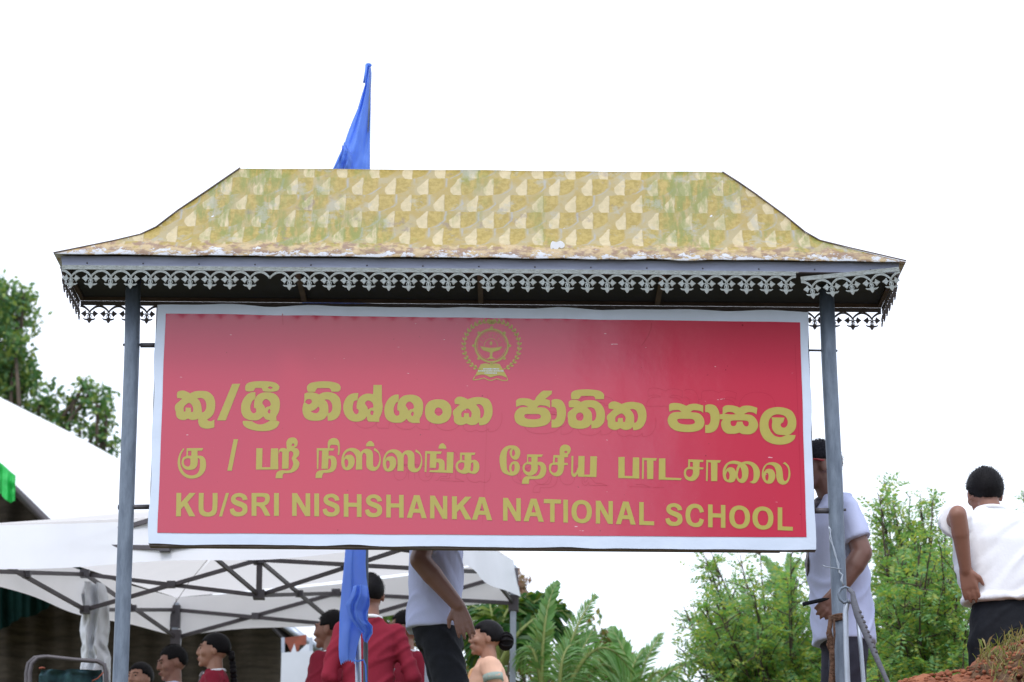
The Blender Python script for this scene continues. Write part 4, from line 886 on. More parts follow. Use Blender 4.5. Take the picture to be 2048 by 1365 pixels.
feather_tree([(1950,1400),(1960,1180),(2120,1060),(2260,1100),(2260,1400)], [(2046,985),(2052,990)], (2120, 1500), 21, 70, "feathery green tree behind the man in white, mostly out of the frame", g)
# ---- palms
def frond(par, pts, Y, wid, mt, nl=44, droop=.25, seed=0, blade=.026, tilt=.0, name="frond"):
    Q = [P(*pts[0], Y), P(*pts[1], Y-.1+tilt), P(*pts[2], Y+tilt)]; k = 24; ra = []
    for i in range(k+1):
        q = i/k; ra.append(Q[0]*(1-q)**2+(Q[1]*2-(Q[0]+Q[2])*.5)*2*q*(1-q)+Q[2]*q*q)
    m = MB(); m.tube(ra, [.016*(1-i/k)+.003 for i in range(k+1)], 6); W_ = wid*Y/F; rs = random.Random(seed)
    for i in range(nl):
        q = .16+.84*(i+.5)/nl; x = q*k; a = min(k-1, int(x)); p = ra[a].lerp(ra[a+1], x-a); d = (ra[a+1]-ra[a]).normalized()
        ln = W_*(math.sin(math.pi*min(1, .18+q*.80))**.6+.08)*rs.uniform(.7, 1.15)
        sd = d.cross(Vector((0, -1, 0))); sd.normalize()
        for sg in (-1, 1):
            v = (sd*sg*(.85-.35*q)+d*(.6+.5*q)+Vector((0, rs.uniform(-.6,.6), rs.uniform(-.22,.12)))).normalized()
            b = blade*rs.uniform(.8, 1.2); wv = d.cross(v).cross(v).normalized()*b/2+Vector((0, rs.uniform(-.4,.4)*b, 0)); P0 = p; P1 = p+v*ln*.5-Vector((0,0,droop*ln*.18)); P2 = p+v*ln-Vector((0,0,droop*ln*.75))
            nv = len(m.v); m.v += [P0-wv*.5, P0+wv*.5, P1+wv, P1-wv, P2]; m.f += [(nv, nv+1, nv+2, nv+3), (nv+3, nv+2, nv+4)]
    o = m.obj(name, mt, par, False); o.data.materials.append(M['rachis']); mi = np.ones(len(o.data.polygons), dtype=np.int32); mi[k*6+2:] = 0; o.data.polygons.foreach_set("material_index", mi); return o
def palm(label, cat, base, Y, fr, mt, **kw):
    b = P(base[0], base[1], Y); t = thing("palm_tree", (b.x, Y, ZG), label, cat); m = MB(); m.tube([(b.x, Y, ZG-.1), (b.x, Y, b.z)], [.13, .10], 12); m.obj("trunk", M['bark'], t, True)
    for i, f in enumerate(fr): frond(t, f[:3], Y+.12*math.sin(i*2.4), f[3], mt, seed=i, **{**kw, **(f[4] if len(f) > 4 else {})})
    return t
palm("dark green palm with broad arching fronds at the gazebo's right leg", "palm", (1005,1380), 19.6, [
  ((1000,1330),(1010,1230),(1062,1190),58),((1000,1330),(1040,1230),(1100,1196),62),((1000,1330),(1060,1245),(1140,1222),58),((1000,1330),(975,1240),(938,1212),50),
  ((1000,1330),(985,1235),(975,1192),48),((1000,1330),(1070,1260),(1142,1268),46),((1000,1330),(1055,1275),(1092,1322),40),((1000,1330),(950,1262),(925,1275),44),((1005,1330),(1085,1230),(1128,1212),44),
  ((1000,1330),(1025,1225),(1030,1188),46),((1000,1330),(960,1280),(945,1330),38),((1010,1330),(1060,1220),(1085,1190),44)], M['palm_dark'], blade=.034, droop=.75, nl=24)
palm("young coconut palm with one long frond pointing up right, beside the dark palm", "coconut palm", (1095,1500), 18.4, [
  ((1112,1420),(1140,1290),(1192,1190),44,{'droop':.15}),((1085,1420),(1090,1250),(1116,1165),30,{'droop':.05,'blade':.035}),((1120,1420),(1190,1300),(1262,1345),55,{'droop':.9}),
  ((1090,1420),(1065,1300),(1040,1330),45,{'droop':.8}),((1110,1420),(1150,1330),(1185,1262),50,{'droop':.3}),((1125,1420),(1205,1330),(1230,1400),50,{'droop':1}),((1095,1420),(1075,1290),(1090,1215),36,{'droop':.3}),((1120,1420),(1125,1320),(1150,1290),60,{'droop':.6})], M['palm_light'], blade=.0125, nl=42)
palm("smaller coconut palm low in the centre right, left of the feathery trees", "coconut palm", (1270,1500), 21.5, [
  ((1268,1430),(1285,1340),(1326,1266),36,{'droop':.15}),((1262,1430),(1255,1330),(1222,1256),36,{'droop':.1,'blade':.035}),((1275,1430),(1330,1352),(1405,1322),34,{'droop':.4}),
  ((1265,1430),(1215,1330),(1160,1335),42,{'droop':.9}),((1275,1430),(1315,1345),(1385,1385),40,{'droop':.9}),((1268,1430),(1262,1350),(1290,1300),38,{'droop':.3})], M['palm_light'], blade=.014, nl=38)
palm("palm with pale frond tips just above the feathery tree, under the sign's corner", "coconut palm", (1600,1400), 26, [((1575,1300),(1565,1180),(1525,1115),30,{'droop':.1}),((1575,1300),(1580,1180),(1578,1108),26,{'droop':.1}),((1575,1300),(1560,1200),(1600,1120),26,{'droop':.2})], M['palm_light'], blade=.03)
# ---- bushes further back
broad_tree([(1190,1290,48,0),(1155,1310,42,.3),(1225,1300,36,0),(1175,1265,26,0),(1205,1350,60,0),(1130,1350,55,0),(1240,1350,40,.3),(1275,1380,40,0)], 26, (1190,1400), "bushy shrub with reddish young leaves between the two coconut palms", "shrub", M['leaf_shrub'], leaf=.075, dens=.8, name="leafy_shrub", scale=.5)
broad_tree([(960,1225,40,0),(935,1290,50,.3),(990,1300,50,0),(1040,1330,60,0),(960,1360,70,0),(1060,1380,60,0),(1000,1400,60,0)], 27, (980,1400), "pale green bush seen between the dark palm and the woman", "shrub", M['leaf_shrub'], leaf=.08, dens=.8, name="leafy_shrub", scale=.5)
broad_tree([(790,1232,22,0),(770,1240,26,0),(815,1240,28,0),(830,1270,40,0),(780,1280,40,0)], 30, (800,1400), "low bush with orange tips seen over the students' shoulders", "shrub", M['leaf_shrub'], leaf=.085, dens=.8, name="leafy_shrub", scale=.5)
broad_tree([(953,1104,8,0),(947,1098,5,0),(1034,1163,9,0),(1031,1178,8,0),(1037,1190,7,0)], 24, (1032,1400), 'thin twiggy tree with a few dry reddish leaves at the gazebo\'s right corner', 'tree', leafmat('dry_red_leaves', [(.30,.15,.12),(.22,.16,.10),(.35,.22,.18)]), leaf=.07, dens=.9, scale=.3)
# a tall tree behind the photographer, mirrored in the glossy board
t = thing("leafy_tree", (5.2, -14, 0), "large dark tree across the road behind the photographer", "tree"); m = MB(); limb(m, (5.2,-14,-.2), (5.2,-14,4), .3, .2, .02)
Cs = []
for c, r in (((4.6,-14,7.4),2.2),((4.4,-14,10.0),2.3),((5.8,-14,12.2),2.6),((3.3,-14,13.2),1.7),((7.2,-14,9.2),2.5),((7.4,-14,6.2),2.3),((1.6,-14.5,14.6),1.3)):
    limb(m, (5.2,-14,3.6), c, .12, .04); u = rnd(2600)*rng.uniform(.5, 1.05, 2600)[:, None]; Cs.append(np.array(c)+u*r)
m.obj("trunk", M['bark'], t, True); C = np.concatenate(Cs); leaf_mesh("crown", C, rnd(len(C)), rnd(len(C)), .42, .28, M['leaf_broad'], t, "stuff")
# ================================================================== people
def rz(a): return Matrix.Rotation(R(a), 4, 'Z')
def person(px, py, H, yaw, label, skin, top, bottom, arms, hair='short', hairmat='hair', zg=None, lean=(0, 0), girth=1.0, sleeve='short', head_yaw=0, head_pitch=0, voxel=.0075,
           collar=None, tie=False, seed=0, hem=.86, group=None, stride=0, drop=0, hf=0, arm=1.0, hs=1.0, shw=1.0, tip=None, female=False, skirt=False, slv=.74):
    """faces -Y at yaw 0; px,py = top of the head in the photo; the depth follows from the height H"""
    s = H/1.70; zt = (zg or ZG)+H-drop*s; base = PZ(px, py, zt); r_ = random.Random(seed)
    root = thing("person", (base.x, base.y, zg or ZG), label, "person", group)
    XF = Matrix.Translation((base.x, base.y, zg or ZG)) @ rz(yaw) @ Matrix.Scale(s, 4)
    lx, ly = lean
    def L_(p):      # lean grows with height above the hips
        x, y, z = p; k = max(0, z-.92)/.6; return Vector((x+lx*k, y+ly*k, z))
    sh = .185*girth*(.92 if female else 1)*shw
    b = MB()
    b.loft([(*L_((0,-stride*.10,.86)), .12*girth, .075*girth), (*L_((0,0,1.02)), .115*girth, .075*girth), (*L_((0,-.005,1.2)), .13*girth, .085*girth), (*L_((0,0,1.34)), .135*girth, .078), (*L_((0,.01,1.42)), .09, .065), (*L_((0,.012,1.46)), .058, .056)], 20)
    HC = L_((0, -.01-drop*.5-hf, 1.598-drop)); b.cap(L_((0, .012-hf*.2, 1.40)), L_((0, .005-hf*.75, 1.54-drop)), .058-hf*.1, .052, 14)
    HR = Matrix.Rotation(R(head_yaw), 3, 'Z') @ Matrix.Rotation(R(head_pitch), 3, 'X')
    def hp(x, y, z): return HC + HR @ Vector((x, y, z))
    he = lambda c, r, mb=b: mb.ell(hp(*c), r, HR, 18, 12)
    he((0, .018, .022), (.074, .094, .088)); he((0, -.022, -.012), (.066, .068, .080)); he((0, -.040, -.062), (.048, .050, .050)); he((0, -.076, -.094), (.020, .018, .017))
    b.cap(hp(0, -.092, .016), hp(0, -.104, -.020), .0085, .0115, 10); he((.011, -.095, -.026), (.009, .010, .007)); he((-.011, -.095, -.026), (.009, .010, .007))
    b.cap(hp(-.036, -.078, .030), hp(.036, -.078, .030), .012, .012, 8); he((0, -.092, -.053), (.024, .012, .0065)); he((0, -.090, -.064), (.021, .012, .0075))
    for q in (-1, 1): he((q*.040, -.060, -.022), (.026, .026, .026)); he((q*.074, .012, -.010), (.010, .019, .031)); he((q*.032, -.076, .010), (.014, .009, .009))
    hands = []
    for q, (el, wr, hd) in ((1, arms[0]), (-1, arms[1])):
        S0 = L_((q*sh, .005, 1.385)); E = Vector(el); Wp = Vector(wr); hdv = Vector(hd[0]).normalized(); nrm = Vector(hd[1]).normalized()
        b.cap(S0+Vector((-q*.03, 0, -.012)), S0.lerp(E, .5), .036, .036*arm, 12); b.cap(S0.lerp(E, .45), E, .037*arm, .038*arm, 12); b.cap(E, E.lerp(Wp, .35), .038*arm, .039*arm, 12); b.cap(E.lerp(Wp, .3), Wp, .038*arm, .026*arm, 12)
        sd = hdv.cross(nrm).normalized(); curl = hd[2] if len(hd) > 2 else .35; spread = hd[3] if len(hd) > 3 else .16; thsg = hd[4] if len(hd) > 4 else 1
        for u in (-.030, -.010, .010, .030): b.cap(Wp+sd*u*.5, Wp+hdv*.082+sd*u, .017, .0125, 8)
        for fi, (u, ln) in enumerate(((-.030, .060), (-.010, .074), (.011, .070), (.031, .055))):
            k0 = Wp+hdv*.080+sd*u*1.05; d = (hdv+sd*(u*spread*30)*.2).normalized(); c = curl*(1+.15*fi)
            a1 = k0+d*ln*.42; d2 = (d+nrm*-c*.6).normalized(); a2 = a1+d2*ln*.33; d3 = (d2+nrm*-c*.7).normalized(); a3 = a2+d3*ln*.28
            b.cap(k0, a1, .0095, .0090, 8); b.cap(a1, a2, .0090, .0082, 8); b.cap(a2, a3, .0082, .0070, 8)
        t0 = Wp+hdv*.020-sd*.026*thsg; t1 = t0+(hdv*.7-sd*.75*thsg-nrm*.2).normalized()*.040; t2 = t1+(hdv*.95-sd*.25*thsg-nrm*.3).normalized()*.034
        b.cap(t0, t1, .0145, .0115, 8); b.cap(t1, t2, .0115, .0085, 8)
        hands.append((E, Wp))
    KN = (-.02-stride*.42, .0-stride*.55)
    for q in (-1, 1): b.cap((q*.075*girth, -stride*.14, .84), (q*.09, KN[0], .48), .058, .048, 12); b.cap((q*.09, KN[0], .48), (q*.09, KN[1], .09), .05, .034, 12)
    me = remesh(b, voxel*.85, 2); me.transform(XF); me.materials.append(M[skin]); me.name = "body"; body = link(bpy.data.objects.new("body", me), root)
    for q in (-1, 1):
        e = MB(); e.ell(hp(q*.031, -.083, .010), (.010, .005, .0055), HR, 10, 6); e.obj("eye", M['eye'], body, True, xf=XF)
        e = MB(); e.tube([hp(q*.012, -.090, .028), hp(q*.030, -.090, .033), hp(q*.050, -.078, .027)], .0035, 6); e.obj("eyebrow", M['hair'], body, True, xf=XF)
    e = MB(); e.ell(hp(0, -.1005, -.0585), (.020, .006, .0055), HR, 10, 6); e.obj("lips", M['lips'], body, True, xf=XF)
    # hair: shell over the skull, hairline cut
    hm = MB(); nu, nv = 40, 26; vs = []
    thick = 1.035 if hair == 'short' else 1.085
    for j in range(nv+1):
        ph = -math.pi/2+math.pi*j/nv
        for i in range(nu):
            th = 2*math.pi*i/nu; x, y, z = math.cos(ph)*math.cos(th), math.cos(ph)*math.sin(th), math.sin(ph)
            f = -y  # towards the face
            if hair == 'short': line = .42 if f > .6 else (-.05 if f > .12 else (-.42 if f > -.35 else -.66)); side = abs(x) > .75 and -.1 < f < .25; line = -.05 if side else line
            else: line = .40 if f > .62 else (.05 if f > .25 else -.55)
            line += .10*noise.noise(Vector((x*9+seed, y*9, z*4)))
            k = .80+(thick-.80)*min(1, max(0, (z-line+.10)/.14))
            n_ = 1+.012*noise.noise(Vector((x*6+seed, y*6, z*6)))+(.012*noise.noise(Vector((x*22, y*22, z*22+seed))))
            up = 1.06 if hair == 'short' else 1.03
            vs.append(hp(x*.077*hs*k*n_, .018+y*.097*k*n_, .024+z*.090*k*n_*(up if z > 0 else 1)))
    fs = [(j*nu+i, j*nu+(i+1) % nu, (j+1)*nu+(i+1) % nu, (j+1)*nu+i) for j in range(nv) for i in range(nu)]
    hm.add(vs, fs)
    if hair == 'short':
        for v in range(nu*4, len(vs)-nu):
            loc = HR.transposed() @ (vs[v]-HC); q = Vector((loc.x/.077, (loc.y-.018)/.097, (loc.z-.024)/.09))
            if q.length < 1.0: continue
            for _ in range(3):
                dd = (HR @ Vector((q.x+r_.uniform(-.7,.7), q.y+r_.uniform(-.7,.7), q.z+r_.uniform(-.4,.7)))).normalized()*r_.uniform(.004,.010); pp = vs[v]+Vector((r_.uniform(-.004,.004), r_.uniform(-.004,.004), r_.uniform(-.004,.004))); ww = dd.cross(Vector((r_.uniform(-1,1), r_.uniform(-1,1), r_.uniform(-1,1)))).normalized()*.0011; nn_ = len(hm.v)
                hm.v += [pp-ww, pp+ww, pp+dd]; hm.f.append((nn_, nn_+1, nn_+2))
    ho = hm.obj("hair", M[hairmat], root, True, xf=XF)
    if hair == 'bun':
        e = MB(); e.ell(hp(.0, .135, -.015), (.052, .045, .056), HR, 18, 12)
        for k in range(5): e.tube([hp(.056*math.cos(a)*math.cos(k*.6), .135+.046*math.sin(a), -.015+.058*math.cos(a)*math.sin(k*.6)) for a in [i*math.pi/8 for i in range(17)]], .008, 6)
        e.obj("hair_bun", M[hairmat], ho, True, xf=XF)
    if hair == 'braid':
        e = MB()
        for k in range(15):
            p = L_((0.02+.012*math.sin(k*2), .115+.030*math.sin(k*.16), 1.575-k*.030)); e.ell(p, (.027-.0005*k, .024, .022), Matrix.Rotation(.6*(-1)**k, 3, 'Y'), 12, 8)
        e.obj("hair_braid", M[hairmat], ho, True, xf=XF)
    # garments
    def cloth(mb, name, mt, amp=.007, vx=None, par=root, sm=2, sc=1.0):
        me = remesh(mb, vx or voxel*1.25, sm); n = len(me.vertices); co = np.empty(n*3); me.vertices.foreach_get("co", co); co = co.reshape(-1, 3)
        no = np.empty(n*3); me.vertices.foreach_get("normal", no); no = no.reshape(-1, 3); d = np.empty(n)
        for i in range(n):
            x, y, z = co[i]; a = noise.noise(Vector((x*5+seed*3, y*5, z*5+x*4))); c = (1-min(1, abs(noise.noise(Vector((x*3+z*2, y*3+seed, z*8+x*6-y*4))))*5))
            d[i] = a*.7+c*.9-.3
        me.vertices.foreach_set("co", (co+no*(d*amp)[:, None]).ravel()); me.transform(XF); me.materials.append(M[mt]); me.name = name; me.update()
        return link(bpy.data.objects.new(name, me), par)
    g = girth; blazer = top == 'maroon'; x_ = 1.06 if blazer else 1.0
    c = MB(); w = .165*g*x_*(.93 if female else 1); dpt = .118*g*x_
    c.loft([(*L_((0,.0,hem)), w*1.03, dpt*1.10), (*L_((0,.0,hem+.02)), w*1.04, dpt*1.10), (*L_((0,-.004,1.02)), w*(.97 if not female else .86), dpt*1.05), (*L_((0,-.008,1.18)), w*1.02, dpt*1.08), (*L_((0,-.004,1.30)), w*1.10*(1+shw)/2, dpt*1.02), (*L_((0,.004,1.385)), w*1.08*shw, dpt*.82), (*L_((0,.010,1.43)), w*.70, dpt*.62), (*L_((0,.012,1.462)), .072, .066)], 26, 2.3)
    for q, (el, wr, hd) in ((1, arms[0]), (-1, arms[1])):
        S0 = L_((q*sh*.97, .005, 1.385)); E = Vector(el); Wp = Vector(wr)
        Si = S0+Vector((-q*.035, 0, -.005))
        if sleeve == 'short': c.cap(Si, S0.lerp(E, .12), .060*g, .056*g, 16); c.tube([Si, S0.lerp(E,.10), S0.lerp(E, .45), S0.lerp(E, slv)], [.050*g, .056*g, .060*g, .064*g], 18)
        elif sleeve == 'cap': c.cap(Si, S0.lerp(E, .26), .066*g, .058*g, 16)
        else: c.cap(Si, S0.lerp(E,.2), .062*g, .060*g, 16); c.cap(S0, E, .060*g, .056*g, 16); c.cap(E, Wp.lerp(E, .06), .058*g, .046*g, 16)
    nm = "blazer" if blazer else ("blouse" if female else "shirt"); tp = cloth(c, nm, top, .010 if blazer else .009)
    if collar or blazer:
        e = MB(); k = [];
        for i in range(19):
            a = -1.35*math.pi/2+ (i/18)*1.35*math.pi*1.0
            a = math.pi/2 + (i/18-.5)*1.75*math.pi; k.append(L_((.066*math.cos(a), .012+.062*math.sin(a), 1.463-.018*(1-math.sin(a))*.5)))
        e.tube(k, .012, 8); e.obj("collar", M[collar or 'shirt_white'], tp, True, xf=XF)
        if blazer:
            e = MB(); k = [p*1 for p in k]
            for q in (-1, 1):
                e.add([L_((q*.062, -.030, 1.452)), L_((q*.105, -.075, 1.36)), L_((q*.030, -.135, 1.16)), L_((q*.012, -.132, 1.16)), L_((q*.030, -.070, 1.42))], [(0,1,2,3,4)])
            o = e.obj("lapel", M['maroon'], tp, xf=XF); o.modifiers.new("s", 'SOLIDIFY').thickness = .008
            e = MB(); e.add([L_((-.030,-.062,1.445)), L_((.030,-.062,1.445)), L_((.020,-.131,1.18)), L_((-.020,-.131,1.18))], [(0,1,2,3)]); o = e.obj("shirt_front", M['shirt_white'], tp, xf=XF); o.modifiers.new("s", 'SOLIDIFY').thickness = .005
    if tie or blazer:
        e = MB(); e.cap(L_((0, -.068, 1.438)), L_((0, -.080, 1.425)), .015, .011, 8)
        e.add([L_((-.012,-.084,1.425)), L_((.012,-.084,1.425)), L_((.034,-.142,1.16)), L_((0,-.142,1.10)), L_((-.034,-.142,1.16))], [(0,1,2,3,4)]); o = e.obj("tie", M['tie'], tp, False, xf=XF); o.modifiers.new("s", 'SOLIDIFY').thickness = .006
    t_ = MB()
    if skirt: t_.loft([(0,0,.10), ] and [(0,.01,.10,.24,.20), (0,.01,.5,.20,.17), (0,0,.86,.17*g,.14*g), (0,0,1.0,.14*g,.11*g)], 24)
    else:
        sy = lambda z: -stride*max(0, .97-z)
        t_.loft([(0,.004+sy(.80),.80,.156*g,.108*g), (0,.006+sy(.88),.88,.160*g,.115*g), (0,.004,.97,.148*g,.108*g), (0,0,1.02,.140*g,.102*g)], 24, 2.3)
        for q in (-1, 1): t_.cap((q*.080*g, .004+sy(.84), .84), (q*.090*g, KN[0], .48), .090*g, .072, 16); t_.cap((q*.090*g, KN[0], .50), (q*.095*g, KN[1], .11), .072, .062, 16)
    cloth(t_, "skirt" if skirt else "trousers", bottom, .008, voxel*1.6)
    for q in (-1, 1):
        e = MB(); e.ell((q*.095, -.045+KN[1], .045), (.045, .125, .04), None, 12, 8); e.box((q*.095-.04, -.15+KN[1], 0), (q*.095+.04, .075+KN[1], .022)); e.obj("shoe", M['trouser_black'], root, True, xf=XF)
    return root, body, tp, XF, hp, L_
DN = [(0,-.15,-1),(1,0,0)]
def hang(q, y=-.02, bend=.0, w=1.0): # relaxed arm
    return ((q*.235*w, .035, 1.10), (q*.245*w, -.03+bend+y, .86), [(0,-.15,-1), (q*1.0,0,0), .35])
def fwd(q): return ((q*.245, .03, 1.10), (q*.14, -.19, 1.03), [(-q*.6,-.6,.1), (0,0,1), .3])
# man in lavender shirt behind the right post, facing left
r1 = person(1678, 890, 1.80, -86, "man with red glasses, lavender shirt and charcoal trousers behind the right sign post", 'skin_dark', 'shirt_lav', 'trouser_grey',
  [((.225,.045,1.165),(.225,-.060,1.00),[(.0,-.55,-.75),(1,.2,0),.9]), ((-.215,.03,1.10),(-.20,.02,.90),[(0,-.1,-.9),(-1,0,0),.5])], hairmat='hair_grey', girth=1.06, head_yaw=6, head_pitch=-4, collar='shirt_lav', tie=True, seed=1, lean=(0,-.035), hf=.055, arm=1.2, hem=.80)
root, body, tp, XF, hp, L_ = r1
e = MB(); e.tube([hp(-.060,-.092,.012), hp(-.02,-.108,.014), hp(.02,-.108,.014), hp(.062,-.088,.012), hp(.080,-.02,.012), hp(.080,.012,.010)], .0042, 8); e.obj("glasses", M['glasses'], root, True, xf=XF)
rod = MB(); a, b_ = P(1606,1209,12.13), P(1672,1194,12.17); rod.tube([a, b_], .009, 8); q = rod.obj("black_tube", M['trouser_black'], None, True); tag(q, "thin black tube held low by the man behind the right sign post", "tube")
# man in white on the right, back to the viewer, hand on hip
person(2008, 943, 1.70, 184, "man in white shirt and black trousers seen from behind, left hand on his hip", 'skin_mid', 'shirt_white', 'trouser_black',
  [((.285,.24,1.385),(.232,.13,1.150),[(-.22,-.18,-.85),(.5,.9,.2),.35,.2,1]), ((-.36,.12,1.12),(-.24,-.10,1.0),[(.6,-.5,-.2),(0,0,1),.3])], hairmat='hair', girth=1.22, seed=2, hem=1.02, shw=.84, lean=(.085,.0), collar='shirt_white', drop=.052, slv=.42, hs=1.09, arm=1.08)
# man behind the board
person(872, 905, 1.80, 92, "man whose head the board hides, lavender shirt, black trousers, dark arm hanging down", 'skin_dark', 'shirt_lav2', 'trouser_black',
  [((.22,.0,1.10),(.2,-.06,.88),[(0,-.2,-1),(1,0,0),.4]), ((-.235,.065,1.155),(-.235,-.105,.955),[(-.05,-.30,-.95),(-1,0,0),.30,.25,-1])], girth=.98, seed=3, hem=.885, lean=(0,.0), voxel=.0065, stride=.24, arm=1.2)
# pupils and others under the gazebo
gr = "pupils in maroon blazers"
person(741, 1155, 1.70, 186, "pupil in maroon blazer seen from behind, head just right of the lower blue flag", 'skin_mid', 'maroon', 'trouser_black', [((.225,.04,1.12),(.17,-.14,.98),[(-.5,-.6,-.3),(0,0,1),.3]), ((-.25,.05,1.12),(-.20,-.14,.98),[(.5,-.6,-.3),(0,0,1),.3])], sleeve='long', seed=4, group=gr, girth=.86)
person(664, 1228, 1.66, -112, "pupil in maroon blazer half hidden just left of the lower blue flag", 'skin_mid', 'maroon', 'trouser_black', [hang(1), hang(-1)], sleeve='long', seed=5, group=gr)
r6 = person(810, 1228, 1.64, -62, "pupil in maroon blazer with dark tie and badge, just left of the man's black trousers", 'skin_mid', 'maroon', 'trouser_black', [hang(1), hang(-1)], sleeve='long', seed=6, group=gr, head_yaw=-36)
e = MB(); e.add([r6[5](v) for v in ((.062,-.128,1.335),(.098,-.118,1.335),(.098,-.122,1.295),(.080,-.130,1.285),(.062,-.132,1.295))], [(0,4,3,2,1)]); q = e.obj('badge', M['white_sheet'], r6[2], xf=r6[3]); q.modifiers.new('s', 'SOLIDIFY').thickness = .012
person(430, 1272, 1.52, -86, "girl with long black braid in maroon blazer, facing left under the gazebo", 'skin_light', 'maroon', 'trouser_black', [hang(1), hang(-1)], hair='braid', sleeve='long', seed=7, female=True, skirt=True, group=gr)
w = person(981, 1247, 1.52, -84, "woman with hair bun, peach blouse and orange sari, facing left by the gazebo leg", 'skin_light', 'peach', 'orange',
  [((.235,.03,1.10),(.22,-.10,.92),[(0,-.3,-1),(1,0,0),.3]), ((-.23,-.10,1.14),(-.13,-.24,1.36),[(.1,-.1,1),(0,-1,0),.6])], hair='bun', sleeve='cap', seed=8, female=True, skirt=True, girth=1.14, lean=(0,-.02), hem=.98)
root, body, tp, XF, hp, L_ = w
S0 = L_((.185*1.14*.92*.97, .005, 1.385)); E_ = Vector((.235,.03,1.10)); e = MB(); e.tube([S0.lerp(E_, .20), S0.lerp(E_, .36)], .0665, 20); e.obj("cuff", M['cuff'], tp, True, xf=XF)
e = MB()
for k in range(7):
    o_ = k*.016; e.tube([L_((-.10+o_, .10, 1.40)), L_((-.09+o_, .0, 1.462)), L_((-.06+o_, -.11, 1.38)), L_((0+o_*.8, -.160, 1.24)), L_((.08+o_*.6, -.165, 1.08)), L_((.15+o_*.4, -.10, .98))], .010, 6)
e.obj("sari_drape", M['orange'], tp, True, xf=XF)
person(348, 1297, 1.58, -72, "boy in lavender shirt looking down to the left beside the gazebo's far leg", 'skin_mid', 'shirt_lav', 'trouser_black', [hang(1), hang(-1)], seed=9, head_yaw=4, head_pitch=14)
person(282, 1330, 1.52, -32, "woman with dark hair, only her head showing, just right of the left sign post", 'skin_light', 'maroon', 'trouser_black', [hang(1), hang(-1)], hair='long', sleeve='long', seed=10, female=True, skirt=True)
# badge on the pupil's blazer
bd = P(829, 1320, 15.95)
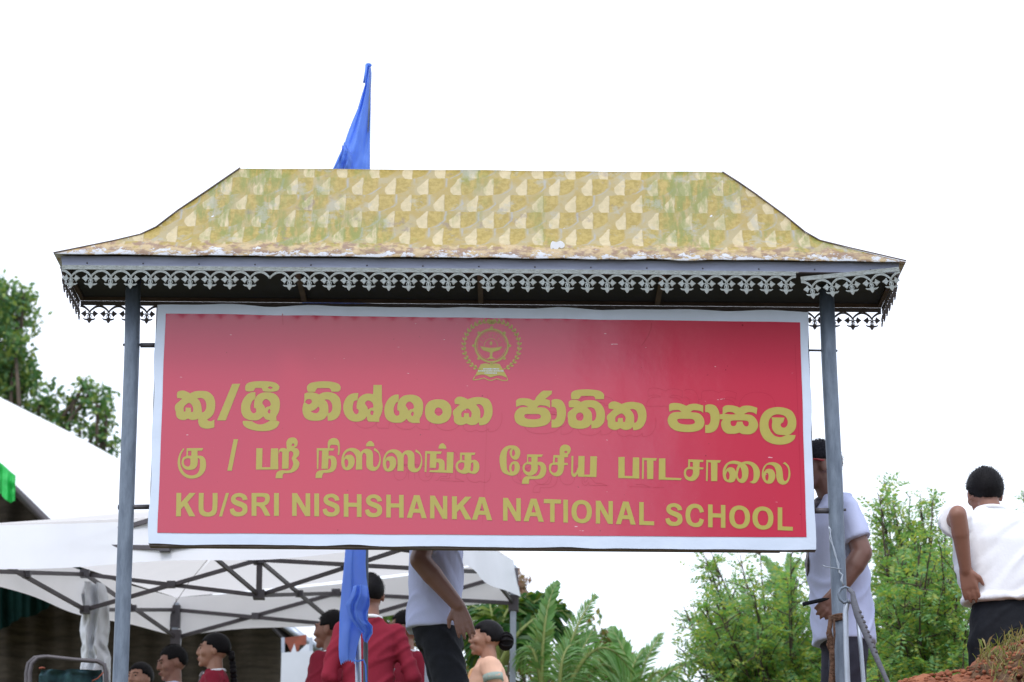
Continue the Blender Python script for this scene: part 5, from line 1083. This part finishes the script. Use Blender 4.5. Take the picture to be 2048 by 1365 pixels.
# ================================================================== soil heap
def heap():
    nx, ny = 110, 46; vs = []; Yc = 11.35
    prof = [(1700,1420),(1760,1385),(1790,1364),(1820,1354),(1870,1346),(1915,1339),(1940,1332),(1962,1317),(1985,1303),(2010,1290),(2048,1276),(2120,1256),(2220,1250),(2350,1300),(2480,1430)]
    tx = [P(x, y, Yc).x for x, y in prof]; tz = [P(x, y, Yc).z for x, y in prof]
    x0, x1 = tx[0]-.4, tx[-1]
    for j in range(ny+1):
        for i in range(nx+1):
            x = x0+(x1-x0)*i/nx; s = (j/ny-.5)*2; y = Yc+s*1.0
            h = float(np.interp(x, tx, tz)) if x > tx[0] else ZG-.02; top = h-ZG
            n1 = noise.fractal(Vector((x*4, y*4, 3)), 1, 2, 4)*.035; n2 = max(0, noise.noise(Vector((x*13, y*13, 7))))*.035*(2.0 if x > tx[6] else .9)
            e = 1-abs(s)**1.7; z = ZG-.12+(top+.10)*max(0, e)+(n1+n2)*min(1, e*3)
            vs.append((x+.02*noise.noise(Vector((x*9, y*9, 5))), y+.02*noise.noise(Vector((x*9, y*9, 15))), z))
    fs = [(j*(nx+1)+i, j*(nx+1)+i+1, (j+1)*(nx+1)+i+1, (j+1)*(nx+1)+i) for j in range(ny) for i in range(nx)]
    t = thing("soil_heap", (P(1980,1365,Yc).x, Yc, ZG), "heap of red soil with grass roots at the lower right corner", "soil heap")
    o = obj("soil", vs, fs, M['soil'], t, True); o["kind"] = "stuff"
    # clods of root-bound earth
    m = MB(); ms = MB(); C = []; D = []; L_ = []
    def clod(mb, c, r, sd):
        n0 = len(mb.v); mb.ell(c, r, Matrix.Rotation(sd, 3, 'Z'), 12, 8)
        for i in range(n0, len(mb.v)):
            v = mb.v[i]; d = (v-Vector(c)); mb.v[i] = Vector(c)+d*(1+.75*noise.noise(v*26)+.55*noise.noise(v*60))
    for k in range(170):
        px = random.uniform(1925, 2130); x = P(px, 1300, Yc).x; h = float(np.interp(x, tx, tz)); s = random.uniform(0, 1)
        yy = Yc-s*.55; z = h-(s**1.8)*.25+random.uniform(-.06,-.02); r = random.uniform(.015, .055)*(1 if px > 1950 else .6)
        clod(m, (x, yy, z-r*.3), (r*random.uniform(.8,1.3), r, r*random.uniform(.6,1.1)), k)
    for k in range(420):
        px = random.uniform(1765, 2120); x = P(px, 1340, Yc).x; h = float(np.interp(x, tx, tz)); s = random.uniform(0, 1)**1.5
        r = random.uniform(.003, .010); clod(ms, (x, Yc-s*.6, h-(s**1.8)*.22+r*.2-.012), (r*1.5, r, r*.8), k)
    a = m.obj("root_clod", M['sod'], t, True); a["kind"] = "stuff"; a = ms.obj("crumb", M['soil'], t, True); a["kind"] = "stuff"
    m = MB()
    for k in range(600):
        px = random.uniform(1945, 2130); x = P(px, 1300, Yc).x; h = float(np.interp(x, tx, tz)); s = random.uniform(0, 1)**1.3; p = Vector((x, Yc-s*.60, h-(s**1.8)*.25+.015))
        hang_ = random.random() < .55; l = random.uniform(.02, .075); v = Vector((random.uniform(-1,1), random.uniform(-1,.2), -1.2 if hang_ else random.uniform(.2,1.3))).normalized()*l
        w_ = Vector((random.uniform(.5,1), random.uniform(-.5,.5), 0)).normalized()*random.uniform(.0010,.0026); q = p+v*.5+Vector((random.uniform(-.01,.01), 0, .01)); n = len(m.v)
        m.v += [p-w_, p+w_, q+w_, q-w_, p+v]; m.f += [(n, n+1, n+2, n+3), (n+3, n+2, n+4)]
    for bx, by, tx_, ty_ in ((1968,1296,1957,1278),(1970,1298,1964,1276),(2008,1275,2040,1255),(1975,1290,1990,1268)):
        p = P(bx, by, Yc-.1); e = P(tx_, ty_, Yc-.1); w_ = Vector((.006,0,.003)); n = len(m.v); q = p.lerp(e, .5)+Vector((0,0,.01)); m.v += [p-w_, p+w_, q+w_, q-w_, e]; m.f += [(n,n+1,n+2,n+3),(n+3,n+2,n+4)]
    a = m.obj("grass_and_roots", M['straw'], t); a["kind"] = "stuff"
heap()
